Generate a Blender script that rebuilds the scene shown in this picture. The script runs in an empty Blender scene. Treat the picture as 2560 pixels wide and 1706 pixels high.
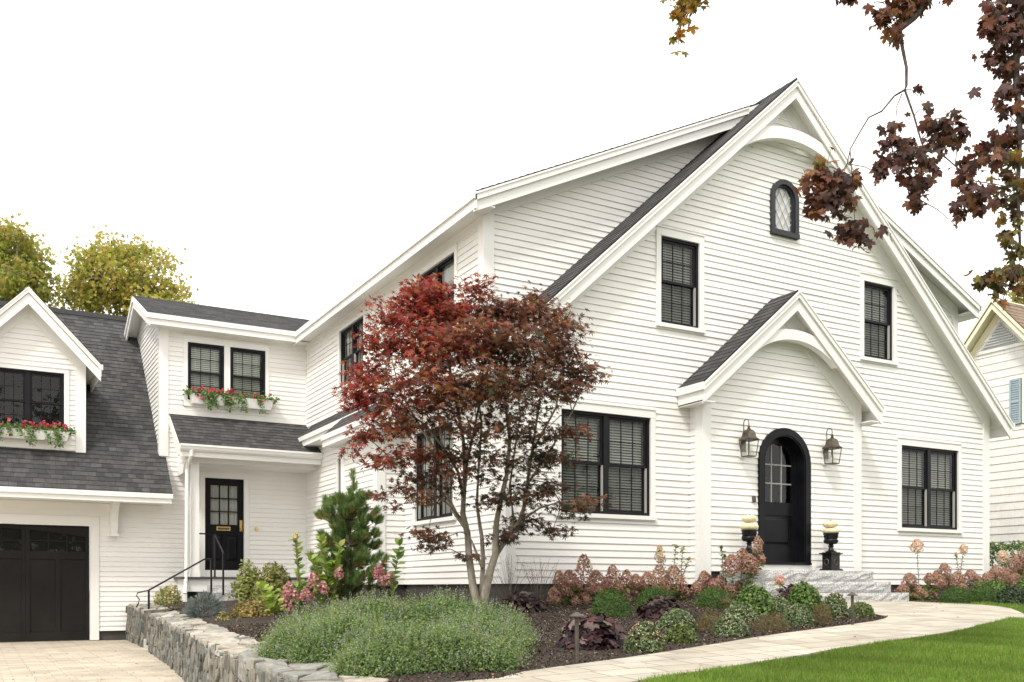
import bpy, bmesh, math, random
import numpy as np
from mathutils import Vector, Matrix
from mathutils.geometry import delaunay_2d_cdt

random.seed(7)
rng = np.random.default_rng(11)
scene = bpy.context.scene
col = scene.collection
R = math.radians

# ------------------------------------------------------------------ camera
FPX, HZ, CXP = 2410.0, 1470.0, 1280.0          # focal length, horizon row, centre column (2560 px wide)
YAW = math.atan(0.559)
SY, CY = math.sin(YAW), math.cos(YAW)
CAM = Vector((-6.81, -12.34, 1.6))
cam = bpy.data.cameras.new("camera")
cam.sensor_width = 36.0
cam.lens = FPX / 2560.0 * 36.0
cam.shift_y = (HZ - 853.0) / 2560.0
cam.clip_start = 0.05
cam.clip_end = 2000.0
camo = bpy.data.objects.new("camera", cam)
camo.location = CAM
camo.rotation_euler = (R(90), 0, -YAW)
col.objects.link(camo)
scene.camera = camo

# ------------------------------------------------------------------ sky, sun, exposure
SUN_EL, SUN_AZ = 52.0, -52.0     # azimuth from the -Y (street) direction, negative = to the left
w = bpy.data.worlds.new("World")
scene.world = w
w.use_nodes = True
nt = w.node_tree
nt.nodes.clear()
out = nt.nodes.new("ShaderNodeOutputWorld")
bg = nt.nodes.new("ShaderNodeBackground")
sky = nt.nodes.new("ShaderNodeTexSky")
sky.sky_type = 'NISHITA'
sky.sun_disc = False
sky.sun_elevation = R(SUN_EL)
sky.sun_rotation = R(180 - SUN_AZ)
sky.air_density = 1.0
sky.dust_density = 5.0
mixn = nt.nodes.new("ShaderNodeMix")
mixn.data_type = 'RGBA'
mixn.inputs[0].default_value = 0.93           # thin white overcast veils the blue sky
mixn.inputs[7].default_value = (11.2, 10.9, 10.4, 1)
nt.links.new(sky.outputs[0], mixn.inputs[6])
nt.links.new(mixn.outputs[2], bg.inputs[0])
bg.inputs[1].default_value = 0.12
nt.links.new(bg.outputs[0], out.inputs[0])
sd = bpy.data.lights.new("sun", 'SUN')
sd.energy = 1.7
sd.angle = R(9)
sd.color = (1.0, 0.95, 0.87)
so = bpy.data.objects.new("sun", sd)
az = R(SUN_AZ)
dirv = Vector((math.sin(az) * math.cos(R(SUN_EL)), -math.cos(az) * math.cos(R(SUN_EL)), math.sin(R(SUN_EL))))
so.rotation_euler = dirv.to_track_quat('Z', 'Y').to_euler()
col.objects.link(so)
scene.view_settings.view_transform = 'Standard'
scene.view_settings.look = 'None'
scene.view_settings.gamma = 1
scene.view_settings.exposure = 0.6
scene.cycles.max_bounces = 10
scene.cycles.diffuse_bounces = 8
scene.cycles.transparent_max_bounces = 12

# ------------------------------------------------------------------ projection helpers (photo pixel <-> place)
def ray(px, py):
    u = (px - CXP) / FPX
    v = (HZ - py) / FPX
    return Vector((SY + u * CY, CY - u * SY, v))
def at(px, py, d):
    return CAM + ray(px, py) * d
def aty(px, y):
    r = ray(px, HZ)
    t = (y - CAM.y) / r.y
    return CAM.x + t * r.x, t

# ------------------------------------------------------------------ terrain heights (thin plate spline through measured spots)
_cp = np.array([(6,-2,1.345),(5,-4.4,1.3),(4.45,-5,1.25),(2.5,-5.9,1.2),(.33,-6.7,1.13),(-1.5,-7.04,1.05),(-3.04,-7.46,1.0),
 (-3.5,-6.7,1.02),(-1,-6,1.13),(1.06,-5.5,1.2),(2,-4.5,1.26),(1,-2,1.33),(0,0,1.33),(11,-1,1.35),(-4.9,-5.7,1.02),
 (-4.6,-3.4,1.04),(-4.3,.4,1.08),(-4,4.8,1.13),(-3.7,9.5,1.24),(-1.5,8.3,1.36),(-.6,4,1.36),(-1.5,0,1.25),(-2,-3.5,1.15),
 (0,-10,.85),(5,-10,.95),(10,-7,1.2),(16,-4,1.35),(16,4,1.4),(-4,-10,.8),(20,-14,.9)])
def _phi(r):
    return np.where(r > 1e-9, r * r * np.log(np.maximum(r, 1e-9)), 0.0)
_n = len(_cp)
_A = np.zeros((_n + 3, _n + 3))
_A[:_n, :_n] = _phi(np.linalg.norm(_cp[:, None, :2] - _cp[None, :, :2], axis=2)) + np.eye(_n) * 0.02
_A[:_n, _n] = 1
_A[:_n, _n + 1:] = _cp[:, :2]
_A[_n:, :_n] = _A[:_n, _n:].T
_W = np.linalg.solve(_A, np.concatenate([_cp[:, 2], np.zeros(3)]))
def zgs(P):
    P = np.asarray(P, float)
    k = _phi(np.linalg.norm(P[:, None, :2] - _cp[None, :, :2], axis=2))
    return k @ _W[:_n] + _W[_n] + P[:, :2] @ _W[_n + 1:]
def zg(x, y):
    return float(zgs([(x, y)])[0])
def gp(px, py, z0=1.15):
    z = z0
    for _ in range(60):
        r = ray(px, py)
        t = (z - CAM.z) / r.z
        p = CAM + r * t
        z = 0.6 * z + 0.4 * min(1.45, max(0.7, zg(p.x, p.y)))
    return Vector((p.x, p.y, z)), t

# ------------------------------------------------------------------ mesh helpers
class Frame:
    def __init__(s, o, u, v, n):
        s.o, s.u, s.v, s.n = Vector(o), Vector(u), Vector(v), Vector(n)
    def P(s, a, b, c=0.0):
        return s.o + s.u * a + s.v * b + s.n * c
def FY(y):      # wall facing the street; a = world x, b = world z, c = towards the street
    return Frame((0, y, 0), (1, 0, 0), (0, 0, 1), (0, -1, 0))
def FX(x):      # wall facing the driveway; a = world y, b = world z
    return Frame((x, 0, 0), (0, 1, 0), (0, 0, 1), (-1, 0, 0))

class MB:
    def __init__(s):
        s.v, s.f, s.uv = [], [], []
    def face(s, pts, uv=None):
        i = len(s.v)
        s.v += [tuple(p) for p in pts]
        s.f.append(tuple(range(i, i + len(pts))))
        s.uv.append(uv)
    def hexa(s, b, t):
        i = len(s.v)
        n = len(b)
        s.v += [tuple(p) for p in b] + [tuple(p) for p in t]
        s.f.append(tuple(range(i + n - 1, i - 1, -1)))
        s.f.append(tuple(range(i + n, i + 2 * n)))
        for k in range(n):
            k2 = (k + 1) % n
            s.f.append((i + k, i + k2, i + n + k2, i + n + k))
        s.uv += [None] * (n + 2)
    def box(s, F, a0, a1, b0, b1, c0, c1):
        q = [(a0, b0), (a1, b0), (a1, b1), (a0, b1)]
        s.hexa([F.P(a, b, c0) for a, b in q], [F.P(a, b, c1) for a, b in q])
    def poly(s, F, pts, c0, c1):
        s.hexa([F.P(a, b, c0) for a, b in pts], [F.P(a, b, c1) for a, b in pts])
    def board(s, F, p0, p1, drop, c0, c1):
        s.poly(F, [(p0[0], p0[1] - drop), (p1[0], p1[1] - drop), p1, p0], c0, c1)
    def arch(s, F, cu, cv, r0, r1, a0, a1, c0, c1, n=24, sx=1.0):
        i = len(s.v)
        for k in range(n + 1):
            a = R(a0 + (a1 - a0) * k / n)
            ca, sa = math.cos(a), math.sin(a)
            for r, c in ((r0, c0), (r1, c0), (r1, c1), (r0, c1)):
                s.v.append(tuple(F.P(cu + r * ca * sx, cv + r * sa, c)))
        for k in range(n):
            for j in range(4):
                a, b = i + 4 * k + j, i + 4 * k + (j + 1) % 4
                s.f.append((a, b, b + 4, a + 4))
                s.uv.append(None)
        s.f += [(i, i + 1, i + 2, i + 3), (i + 4 * n + 3, i + 4 * n + 2, i + 4 * n + 1, i + 4 * n)]
        s.uv += [None, None]
    def tube(s, pts, rad, n=8, cap=True):
        pts = [Vector(p) for p in pts]
        if not hasattr(rad, '__len__'):
            rad = [rad] * len(pts)
        i = len(s.v)
        up = Vector((0.13, 0.21, 1)).normalized()
        for k, p in enumerate(pts):
            t = (pts[min(k + 1, len(pts) - 1)] - pts[max(k - 1, 0)]).normalized()
            a = t.cross(up)
            if a.length < 0.05:
                a = t.cross(Vector((1, 0, 0)))
            a.normalize()
            b = t.cross(a)
            for j in range(n):
                th = 2 * math.pi * j / n
                s.v.append(tuple(p + (a * math.cos(th) + b * math.sin(th)) * rad[k]))
        for k in range(len(pts) - 1):
            for j in range(n):
                j2 = (j + 1) % n
                s.f.append((i + k * n + j, i + k * n + j2, i + (k + 1) * n + j2, i + (k + 1) * n + j))
                s.uv.append(None)
        if cap:
            s.f.append(tuple(i + j for j in range(n - 1, -1, -1)))
            e = i + (len(pts) - 1) * n
            s.f.append(tuple(e + j for j in range(n)))
            s.uv += [None, None]
    def lathe(s, c, prof, n=20, rot=0.0):
        i = len(s.v)
        c = Vector(c)
        for r, z in prof:
            for j in range(n):
                th = 2 * math.pi * j / n + rot
                s.v.append((c.x + r * math.cos(th), c.y + r * math.sin(th), c.z + z))
        for k in range(len(prof) - 1):
            for j in range(n):
                j2 = (j + 1) % n
                s.f.append((i + k * n + j, i + k * n + j2, i + (k + 1) * n + j2, i + (k + 1) * n + j))
                s.uv.append(None)
        s.f.append(tuple(i + j for j in range(n - 1, -1, -1)))
        e = i + (len(prof) - 1) * n
        s.f.append(tuple(e + j for j in range(n)))
        s.uv += [None, None]
    def courses(s, F, poly, expo, lip, holes=(), base=None, c=0.0):
        """lapped boards (or shingle rows) filling poly; holes = (a0,a1,b0,b1)"""
        bmin = min(p[1] for p in poly)
        bmax = max(p[1] for p in poly)
        b = bmin if base is None else base
        while b < bmax - 1e-4:
            z0, z1 = b, b + expo
            lj = random.uniform(.82, 1.18)      # no two boards sit quite alike
            cuts = {max(z0, bmin), min(z1, bmax)}
            for p in poly:
                if z0 < p[1] < z1:
                    cuts.add(p[1])
            for h in holes:
                for q in h[2:]:
                    if z0 < q < z1:
                        cuts.add(q)
            cuts = sorted(cuts)
            for lo, hi in zip(cuts[:-1], cuts[1:]):
                if hi - lo < 1e-4:
                    continue
                m = (lo + hi) / 2
                xs = []
                for i in range(len(poly)):
                    p, q = poly[i], poly[(i + 1) % len(poly)]
                    if (p[1] - m) * (q[1] - m) < 0:
                        f = lambda t, p=p, q=q: p[0] + (q[0] - p[0]) * (t - p[1]) / (q[1] - p[1])
                        xs.append((f(m), f(lo), f(hi)))
                xs.sort()
                for A, B in zip(xs[0::2], xs[1::2]):
                    segs = [(A, B)]
                    for h in holes:
                        if h[2] <= m <= h[3]:
                            ns = []
                            for a, c_ in segs:
                                if h[1] <= a[0] or h[0] >= c_[0]:
                                    ns.append((a, c_))
                                    continue
                                if h[0] > a[0]:
                                    ns.append((a, (h[0],) * 3))
                                if h[1] < c_[0]:
                                    ns.append(((h[1],) * 3, c_))
                            segs = ns
                    for a, c_ in segs:
                        j = lj * random.uniform(.96, 1.04)
                        w0 = c + j * lip * (z1 - lo) / expo
                        w1 = c + j * lip * (z1 - hi) / expo
                        s.face([F.P(a[1], lo, w0), F.P(c_[1], lo, w0), F.P(c_[2], hi, w1), F.P(a[2], hi, w1)],
                               [(a[1], lo), (c_[1], lo), (c_[2], hi), (a[2], hi)])
                        if abs(lo - z0) < 1e-4:
                            s.face([F.P(a[1], lo, c), F.P(c_[1], lo, c), F.P(c_[1], lo, w0), F.P(a[1], lo, w0)],
                                   [(a[1], lo)] * 4)
            b += expo
    def build(s, name, mat, parent=None, smooth=False, bevel=0.0):
        me = bpy.data.meshes.new(name)
        me.from_pydata(s.v, [], s.f)
        if any(u is not None for u in s.uv):
            ul = me.uv_layers.new(name="UVMap")
            flat = []
            for f, u in zip(s.f, s.uv):
                flat += [c for q in (u or [(0, 0)] * len(f)) for c in q]
            ul.data.foreach_set("uv", flat)
        me.materials.append(mat)
        if smooth:
            me.polygons.foreach_set("use_smooth", [True] * len(me.polygons))
        me.update()
        o = bpy.data.objects.new(name, me)
        col.objects.link(o)
        if parent is not None:
            o.parent = parent
            o.matrix_parent_inverse = parent_inv(parent)
        if bevel:
            bm = bmesh.new()
            bm.from_mesh(me)
            bmesh.ops.remove_doubles(bm, verts=bm.verts, dist=1e-5)
            bmesh.ops.bevel(bm, geom=[e for e in bm.edges], offset=bevel, segments=2, affect='EDGES', clamp_overlap=True)
            bm.to_mesh(me)
            bm.free()
        return o
def world_of(o):
    m = o.matrix_basis.copy()
    while o.parent is not None:
        m = o.matrix_parent_inverse @ m
        m = o.parent.matrix_basis @ m
        o = o.parent
    return m
def parent_inv(p):
    return world_of(p).inverted()
def tag(o, label=None, cat=None, group=None, kind=None):
    if label: o["label"] = label
    if cat: o["category"] = cat
    if group: o["group"] = group
    if kind: o["kind"] = kind
    return o
def thing(name, label, cat, loc=(0, 0, 0), group=None):
    o = bpy.data.objects.new(name, None)
    o.empty_display_size = 0.2
    o.location = loc
    col.objects.link(o)
    return tag(o, label, cat, group)

# ------------------------------------------------------------------ materials
def mat(name, base=(0.8, 0.8, 0.8), rough=0.6, metal=0.0, spec=0.5):
    m = bpy.data.materials.new(name)
    m.use_nodes = True
    b = m.node_tree.nodes["Principled BSDF"]
    b.inputs["Base Color"].default_value = (*base, 1)
    b.inputs["Roughness"].default_value = rough
    b.inputs["Metallic"].default_value = metal
    b.inputs["Specular IOR Level"].default_value = spec
    return m
def nd(m, t, **kw):
    n = m.node_tree.nodes.new(t)
    for k, v in kw.items():
        setattr(n, k, v)
    return n
def lk(m, a, b):
    m.node_tree.links.new(a, b)
def noisy(m, c0, c1, scale=5.0, detail=4.0, bump=0.0, bscale=None, lo=0.35, hi=0.65, stretch=None, coord="Object"):
    """colour varies between c0 and c1 with noise; optional bump"""
    b = m.node_tree.nodes["Principled BSDF"]
    tc = nd(m, "ShaderNodeTexCoord")
    src = tc.outputs[coord]
    if stretch:
        mp = nd(m, "ShaderNodeMapping")
        mp.inputs["Scale"].default_value = stretch
        lk(m, src, mp.inputs[0])
        src = mp.outputs[0]
    n = nd(m, "ShaderNodeTexNoise")
    n.inputs["Scale"].default_value = scale
    n.inputs["Detail"].default_value = detail
    lk(m, src, n.inputs["Vector"])
    r = nd(m, "ShaderNodeValToRGB")
    r.color_ramp.elements[0].position = lo
    r.color_ramp.elements[1].position = hi
    r.color_ramp.elements[0].color = (*c0, 1)
    r.color_ramp.elements[1].color = (*c1, 1)
    lk(m, n.outputs["Fac"], r.inputs[0])
    lk(m, r.outputs[0], b.inputs["Base Color"])
    if bump:
        n2 = nd(m, "ShaderNodeTexNoise")
        n2.inputs["Scale"].default_value = bscale or scale * 4
        n2.inputs["Detail"].default_value = 6
        lk(m, src, n2.inputs["Vector"])
        bp = nd(m, "ShaderNodeBump")
        bp.inputs["Strength"].default_value = bump
        bp.inputs["Distance"].default_value = 0.02
        lk(m, n2.outputs["Fac"], bp.inputs["Height"])
        lk(m, bp.outputs[0], b.inputs["Normal"])
    return m
M = {}
M['siding'] = noisy(mat("white_siding_paint", rough=0.55), (0.81, 0.80, 0.775), (0.85, 0.84, 0.815), 1.2, 5, 0.12, 60, stretch=(0.35, 0.35, 3.0))
M['trim'] = noisy(mat("white_trim_paint", rough=0.45), (0.80, 0.795, 0.775), (0.84, 0.835, 0.815), 0.8, 3)
M['soffit'] = mat("white_soffit_paint", (0.8, 0.79, 0.76), 0.6)
M['black'] = noisy(mat("black_window_paint", rough=0.42, spec=0.16), (0.009, 0.009, 0.011), (0.014, 0.014, 0.017), 3)
M['doorblack'] = noisy(mat("black_door_paint", rough=0.3, spec=0.14), (0.005, 0.0055, 0.007), (0.009, 0.0095, 0.012), 3)
M['garageblack'] = noisy(mat("dark_garage_door_paint", rough=0.42, spec=0.2), (0.011, 0.010, 0.0095), (0.016, 0.0145, 0.0135), 2)
M['greyframe'] = mat("slate_grey_frame_paint", (0.032, 0.034, 0.04), 0.45, 0.0, 0.25)
M['foundation'] = noisy(mat("brown_foundation_paint", rough=0.8), (0.05, 0.043, 0.038), (0.075, 0.065, 0.06), 3, 5, 0.3)
M['blind'] = mat("window_blind_slat", (0.40, 0.41, 0.375), 0.6)
M['blindlight'] = mat("pale_blind_slat", (0.80, 0.84, 0.76), 0.6)
M['curtain'] = mat("pale_curtain", (0.6, 0.6, 0.58), 0.8)
M['skycurtain'] = mat("curtain_sky_white", (0.88, 0.87, 0.87), 0.8)  # bright white also carries the sky mirrored in the attic pane
M['track'] = mat("grey_sash_track", (0.42, 0.41, 0.39), 0.5)
M['unlit'] = mat("unlit_interior_black", (0.03, 0.03, 0.03), 0.9)  # near-black colour stands in for the darkness of unlit interiors
M['brass'] = mat("brass", (0.7, 0.48, 0.16), 0.3, 1.0)
M['bronze'] = noisy(mat("aged_bronze", rough=0.42, metal=0.85), (0.085, 0.07, 0.055), (0.17, 0.145, 0.115), 14)
M['iron'] = mat("black_iron", (0.012, 0.012, 0.014), 0.4, 0.3)
M['lightbronze'] = noisy(mat("path_light_bronze", rough=0.55, metal=0.3), (0.06, 0.05, 0.042), (0.1, 0.085, 0.07), 10)
M['candle'] = mat("candle_sleeve", (0.75, 0.70, 0.58), 0.5)
M['pumpkin'] = noisy(mat("cream_pumpkin_skin", rough=0.5), (0.62, 0.52, 0.30), (0.76, 0.70, 0.50), 5)
M['pumpstem'] = mat("dry_pumpkin_stem", (0.2, 0.15, 0.08), 0.8)
M['bark'] = noisy(mat("grey_brown_bark", rough=0.85), (0.19, 0.165, 0.125), (0.40, 0.365, 0.295), 14, 6, 0.5, 50, stretch=(1, 1, .3))
M['darktwig'] = noisy(mat("dark_maple_twig", rough=0.8), (0.045, 0.035, 0.03), (0.11, 0.09, 0.075), 30)
M['twig'] = noisy(mat("twig_bark", rough=0.85), (0.10, 0.08, 0.06), (0.2, 0.17, 0.13), 20)
M['shutter'] = mat("pale_blue_shutter", (0.34, 0.42, 0.47), 0.6)
M['cream'] = mat("cream_trim_paint", (0.84, 0.78, 0.58), 0.5)
M['vent'] = mat("grey_louvre", (0.5, 0.52, 0.52), 0.6)
M['gutter'] = mat("white_aluminium_gutter", (0.82, 0.82, 0.80), 0.3)

def glass(name, tint, refl=1.0, rough=0.02):
    m = bpy.data.materials.new(name)
    m.use_nodes = True
    n = m.node_tree
    n.nodes.clear()
    o = n.nodes.new("ShaderNodeOutputMaterial")
    mx = n.nodes.new("ShaderNodeMixShader")
    fr = n.nodes.new("ShaderNodeFresnel")
    ge = n.nodes.new("ShaderNodeNewGeometry")
    io = n.nodes.new("ShaderNodeMapRange")      # a thin pane reflects the same from both of its sides
    io.inputs[3].default_value = 1.45
    io.inputs[4].default_value = 1 / 1.45
    n.links.new(ge.outputs["Backfacing"], io.inputs[0])
    n.links.new(io.outputs[0], fr.inputs[0])
    mu = n.nodes.new("ShaderNodeMath")
    mu.operation = 'MULTIPLY'
    mu.inputs[1].default_value = refl
    tr = n.nodes.new("ShaderNodeBsdfTransparent")
    tr.inputs[0].default_value = (*tint, 1)
    gl = n.nodes.new("ShaderNodeBsdfGlossy")
    gl.inputs["Roughness"].default_value = rough
    # slight waviness of old panes
    tc = n.nodes.new("ShaderNodeTexCoord")
    no = n.nodes.new("ShaderNodeTexNoise")
    no.inputs["Scale"].default_value = 2.2
    bp = n.nodes.new("ShaderNodeBump")
    bp.inputs["Strength"].default_value = 0.05
    n.links.new(tc.outputs["Object"], no.inputs["Vector"])
    n.links.new(no.outputs["Fac"], bp.inputs["Height"])
    n.links.new(bp.outputs[0], gl.inputs["Normal"])
    n.links.new(fr.outputs[0], mu.inputs[0])
    n.links.new(mu.outputs[0], mx.inputs[0])
    n.links.new(tr.outputs[0], mx.inputs[1])
    n.links.new(gl.outputs[0], mx.inputs[2])
    n.links.new(mx.outputs[0], o.inputs[0])
    return m
M['glass'] = glass("window_glass", (0.78, 0.80, 0.78))
M['screen'] = glass("window_glass_behind_screen", (0.58, 0.60, 0.58), 0.8)
M['clear'] = glass("lantern_glass", (0.93, 0.94, 0.93), 1.0)

def brick_mat(name, c1, c2, mortar, bw, rh, ms, coord="UV", rough=0.85, distort=0.0, nscale=6.0, nmix=0.4, bump=0.4, squash=1.0, sf=2, bias=0.0, namt=(0.8, 1.15)):
    m = mat(name, rough=rough)
    b = m.node_tree.nodes["Principled BSDF"]
    tc = nd(m, "ShaderNodeTexCoord")
    vec = tc.outputs[coord]
    if distort:
        dn = nd(m, "ShaderNodeTexNoise")
        dn.inputs["Scale"].default_value = 1.7
        lk(m, vec, dn.inputs["Vector"])
        vm = nd(m, "ShaderNodeVectorMath", operation='MULTIPLY_ADD')
        vm.inputs[1].default_value = (distort, distort, 0)
        lk(m, dn.outputs["Color"], vm.inputs[0])
        lk(m, vec, vm.inputs[2])
        vec = vm.outputs[0]
    br = nd(m, "ShaderNodeTexBrick")
    br.inputs["Scale"].default_value = 1.0
    br.inputs["Brick Width"].default_value = bw
    br.inputs["Row Height"].default_value = rh
    br.inputs["Mortar Size"].default_value = ms
    br.inputs["Bias"].default_value = bias
    br.inputs["Mortar Smooth"].default_value = 0.3
    br.offset = 0.5
    br.squash = squash
    br.squash_frequency = sf
    br.inputs["Color1"].default_value = (*c1, 1)
    br.inputs["Color2"].default_value = (*c2, 1)
    br.inputs["Mortar"].default_value = (*mortar, 1)
    lk(m, vec, br.inputs["Vector"])
    n = nd(m, "ShaderNodeTexNoise")
    n.inputs["Scale"].default_value = nscale
    n.inputs["Detail"].default_value = 8
    lk(m, tc.outputs[coord], n.inputs["Vector"])
    mr = nd(m, "ShaderNodeMapRange")
    mr.inputs[1].default_value = 0.3
    mr.inputs[2].default_value = 0.7
    mr.inputs[3].default_value = namt[0]
    mr.inputs[4].default_value = namt[1]
    lk(m, n.outputs["Fac"], mr.inputs[0])
    big = nd(m, "ShaderNodeTexNoise")         # broad weathering and stains
    big.inputs["Scale"].default_value = 0.55
    big.inputs["Detail"].default_value = 6
    lk(m, tc.outputs[coord], big.inputs["Vector"])
    bm_ = nd(m, "ShaderNodeMapRange")
    bm_.inputs[1].default_value = 0.3
    bm_.inputs[2].default_value = 0.7
    bm_.inputs[3].default_value = 0.86
    bm_.inputs[4].default_value = 1.08
    lk(m, big.outputs["Fac"], bm_.inputs[0])
    m2 = nd(m, "ShaderNodeMix", data_type='RGBA', blend_type='MULTIPLY')
    m2.inputs[0].default_value = 1.0
    lk(m, br.outputs["Color"], m2.inputs[6])
    lk(m, bm_.outputs[0], m2.inputs[7])
    mx = nd(m, "ShaderNodeMix", data_type='RGBA', blend_type='MULTIPLY')
    mx.inputs[0].default_value = 1.0
    lk(m, m2.outputs[2], mx.inputs[6])
    lk(m, mr.outputs[0], mx.inputs[7])
    lk(m, mx.outputs[2], b.inputs["Base Color"])
    if bump:
        bp = nd(m, "ShaderNodeBump")
        bp.inputs["Strength"].default_value = bump
        bp.inputs["Distance"].default_value = 0.01
        iv = nd(m, "ShaderNodeMath", operation='MULTIPLY_ADD')
        iv.inputs[1].default_value = -1.0
        lk(m, br.outputs["Fac"], iv.inputs[0])
        lk(m, n.outputs["Fac"], iv.inputs[2])
        lk(m, iv.outputs[0], bp.inputs["Height"])
        lk(m, bp.outputs[0], b.inputs["Normal"])
    return m
M['shingle'] = brick_mat("charcoal_asphalt_shingle", (0.034, 0.034, 0.036), (0.078, 0.077, 0.077), (0.019, 0.019, 0.02), 0.22, 0.143, 0.004,
                         nscale=9, bump=0.25, squash=0.7, sf=3, bias=-0.1, namt=(0.72, 1.25))
M['brownroof'] = brick_mat("brown_asphalt_shingle", (0.17, 0.12, 0.08), (0.26, 0.19, 0.13), (0.09, 0.07, 0.05), 0.3, 0.2, 0.008)
M['paver'] = brick_mat("buff_concrete_paver", (0.41, 0.35, 0.27), (0.51, 0.455, 0.37), (0.27, 0.22, 0.155), 0.36, 0.2, 0.005, coord="Object", distort=0.03, nscale=3.0, bump=0.3, squash=0.62, sf=2, namt=(0.85, 1.12))
M['walkpaver'] = brick_mat("pale_buff_walk_paver", (0.37, 0.33, 0.265), (0.47, 0.435, 0.365), (0.18, 0.145, 0.105), 0.46, 0.25, 0.007, coord="Object", distort=0.035, nscale=3.5, bump=0.3, squash=0.6, sf=2, namt=(0.82, 1.15))
M['shake'] = brick_mat("white_cedar_shingle_paint", (0.78, 0.77, 0.74), (0.82, 0.81, 0.78), (0.62, 0.61, 0.58), 0.17, 0.19, 0.003, bump=0.2, nmix=0.2, namt=(0.95, 1.04), squash=0.7)
M['mulch'] = noisy(mat("dark_bark_mulch", rough=0.95), (0.016, 0.011, 0.008), (0.055, 0.038, 0.027), 45, 8, 1.0, 70)
M['soil'] = noisy(mat("lawn_soil", rough=0.95), (0.05, 0.075, 0.018), (0.08, 0.12, 0.03), 9, 6)
M['farground'] = noisy(mat("distant_ground", rough=0.95), (0.06, 0.08, 0.03), (0.09, 0.11, 0.04), 0.3, 6)

def granite():
    m = noisy(mat("grey_granite", rough=0.75), (0.30, 0.30, 0.30), (0.56, 0.555, 0.54), 38, 8, 0.0, lo=0.36, hi=0.64)
    b = m.node_tree.nodes["Principled BSDF"]
    tc = nd(m, "ShaderNodeTexCoord")
    mp = nd(m, "ShaderNodeMapping")
    mp.inputs["Scale"].default_value = (1, 1, 1.8)
    lk(m, tc.outputs["Object"], mp.inputs[0])
    n1 = nd(m, "ShaderNodeTexNoise")
    n1.inputs["Scale"].default_value = 26
    n1.inputs["Detail"].default_value = 9
    lk(m, mp.outputs[0], n1.inputs["Vector"])
    bp = nd(m, "ShaderNodeBump")
    bp.inputs["Strength"].default_value = 0.7
    bp.inputs["Distance"].default_value = 0.025
    lk(m, n1.outputs["Fac"], bp.inputs["Height"])
    lk(m, bp.outputs[0], b.inputs["Normal"])
    return m
M['granite'] = granite()

def tint_mat(name, rough=0.55, trans=0.35, spec=0.35, noise=0.0, bump=0.0):
    m = bpy.data.materials.new(name)
    m.use_nodes = True
    n = m.node_tree
    b = n.nodes["Principled BSDF"]
    b.inputs["Roughness"].default_value = rough
    b.inputs["Specular IOR Level"].default_value = spec
    a = n.nodes.new("ShaderNodeAttribute")
    a.attribute_name = "tint"
    cs = a.outputs["Color"]
    if noise:
        tc = n.nodes.new("ShaderNodeTexCoord")
        no = n.nodes.new("ShaderNodeTexNoise")
        no.inputs["Scale"].default_value = noise
        no.inputs["Detail"].default_value = 7
        n.links.new(tc.outputs["Object"], no.inputs["Vector"])
        mr = n.nodes.new("ShaderNodeMapRange")
        mr.inputs[1].default_value = 0.3
        mr.inputs[2].default_value = 0.7
        mr.inputs[3].default_value = 0.68
        mr.inputs[4].default_value = 1.25
        n.links.new(no.outputs["Fac"], mr.inputs[0])
        mx = n.nodes.new("ShaderNodeMix")
        mx.data_type = 'RGBA'
        mx.blend_type = 'MULTIPLY'
        mx.inputs[0].default_value = 1
        n.links.new(cs, mx.inputs[6])
        n.links.new(mr.outputs[0], mx.inputs[7])
        cs = mx.outputs[2]
        if bump:
            bp = n.nodes.new("ShaderNodeBump")
            bp.inputs["Strength"].default_value = bump
            bp.inputs["Distance"].default_value = 0.02
            n.links.new(no.outputs["Fac"], bp.inputs["Height"])
            n.links.new(bp.outputs[0], b.inputs["Normal"])
    n.links.new(cs, b.inputs["Base Color"])
    if trans:
        o = n.nodes["Material Output"]
        t = n.nodes.new("ShaderNodeBsdfTranslucent")
        n.links.new(cs, t.inputs[0])
        ms = n.nodes.new("ShaderNodeMixShader")
        ms.inputs[0].default_value = trans
        n.links.new(b.outputs[0], ms.inputs[1])
        n.links.new(t.outputs[0], ms.inputs[2])
        n.links.new(ms.outputs[0], o.inputs[0])
    return m
M['leaf'] = tint_mat("leaf")
M['thinleaf'] = tint_mat("thin_autumn_leaf", 0.55, 0.5)
M['grass'] = tint_mat("grass_blade", 0.5, 0.4, 0.3)
M['stone'] = tint_mat("fieldstone", 0.85, 0.0, 0.3, noise=16, bump=0.7)
M['chip'] = tint_mat("mulch_chip", 0.9, 0.0, 0.2)
# ================================================================== THE HOUSE
def Zr(x):  return 10.32 - 0.908 * abs(x - 5.5)      # steep street gable, top of shingles
def Zd(x):  return 10.25 - 0.477 * abs(x - 5.5)      # shallow roof of the long dormers
def Zp(x):  return 6.57 - 0.853 * abs(x - 5.2)       # entrance gable
EXP, LIP = 0.105, 0.017
BASE = 1.66
house = thing("house", "white clapboard house with black windows, steep front gable, entrance gable and attached garage wing", "house", (5.5, 0, BASE))
F0, FP, FD, FB = FY(0), FY(-0.33), FY(0.706), FY(9.7)
S0 = FX(0)

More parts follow.
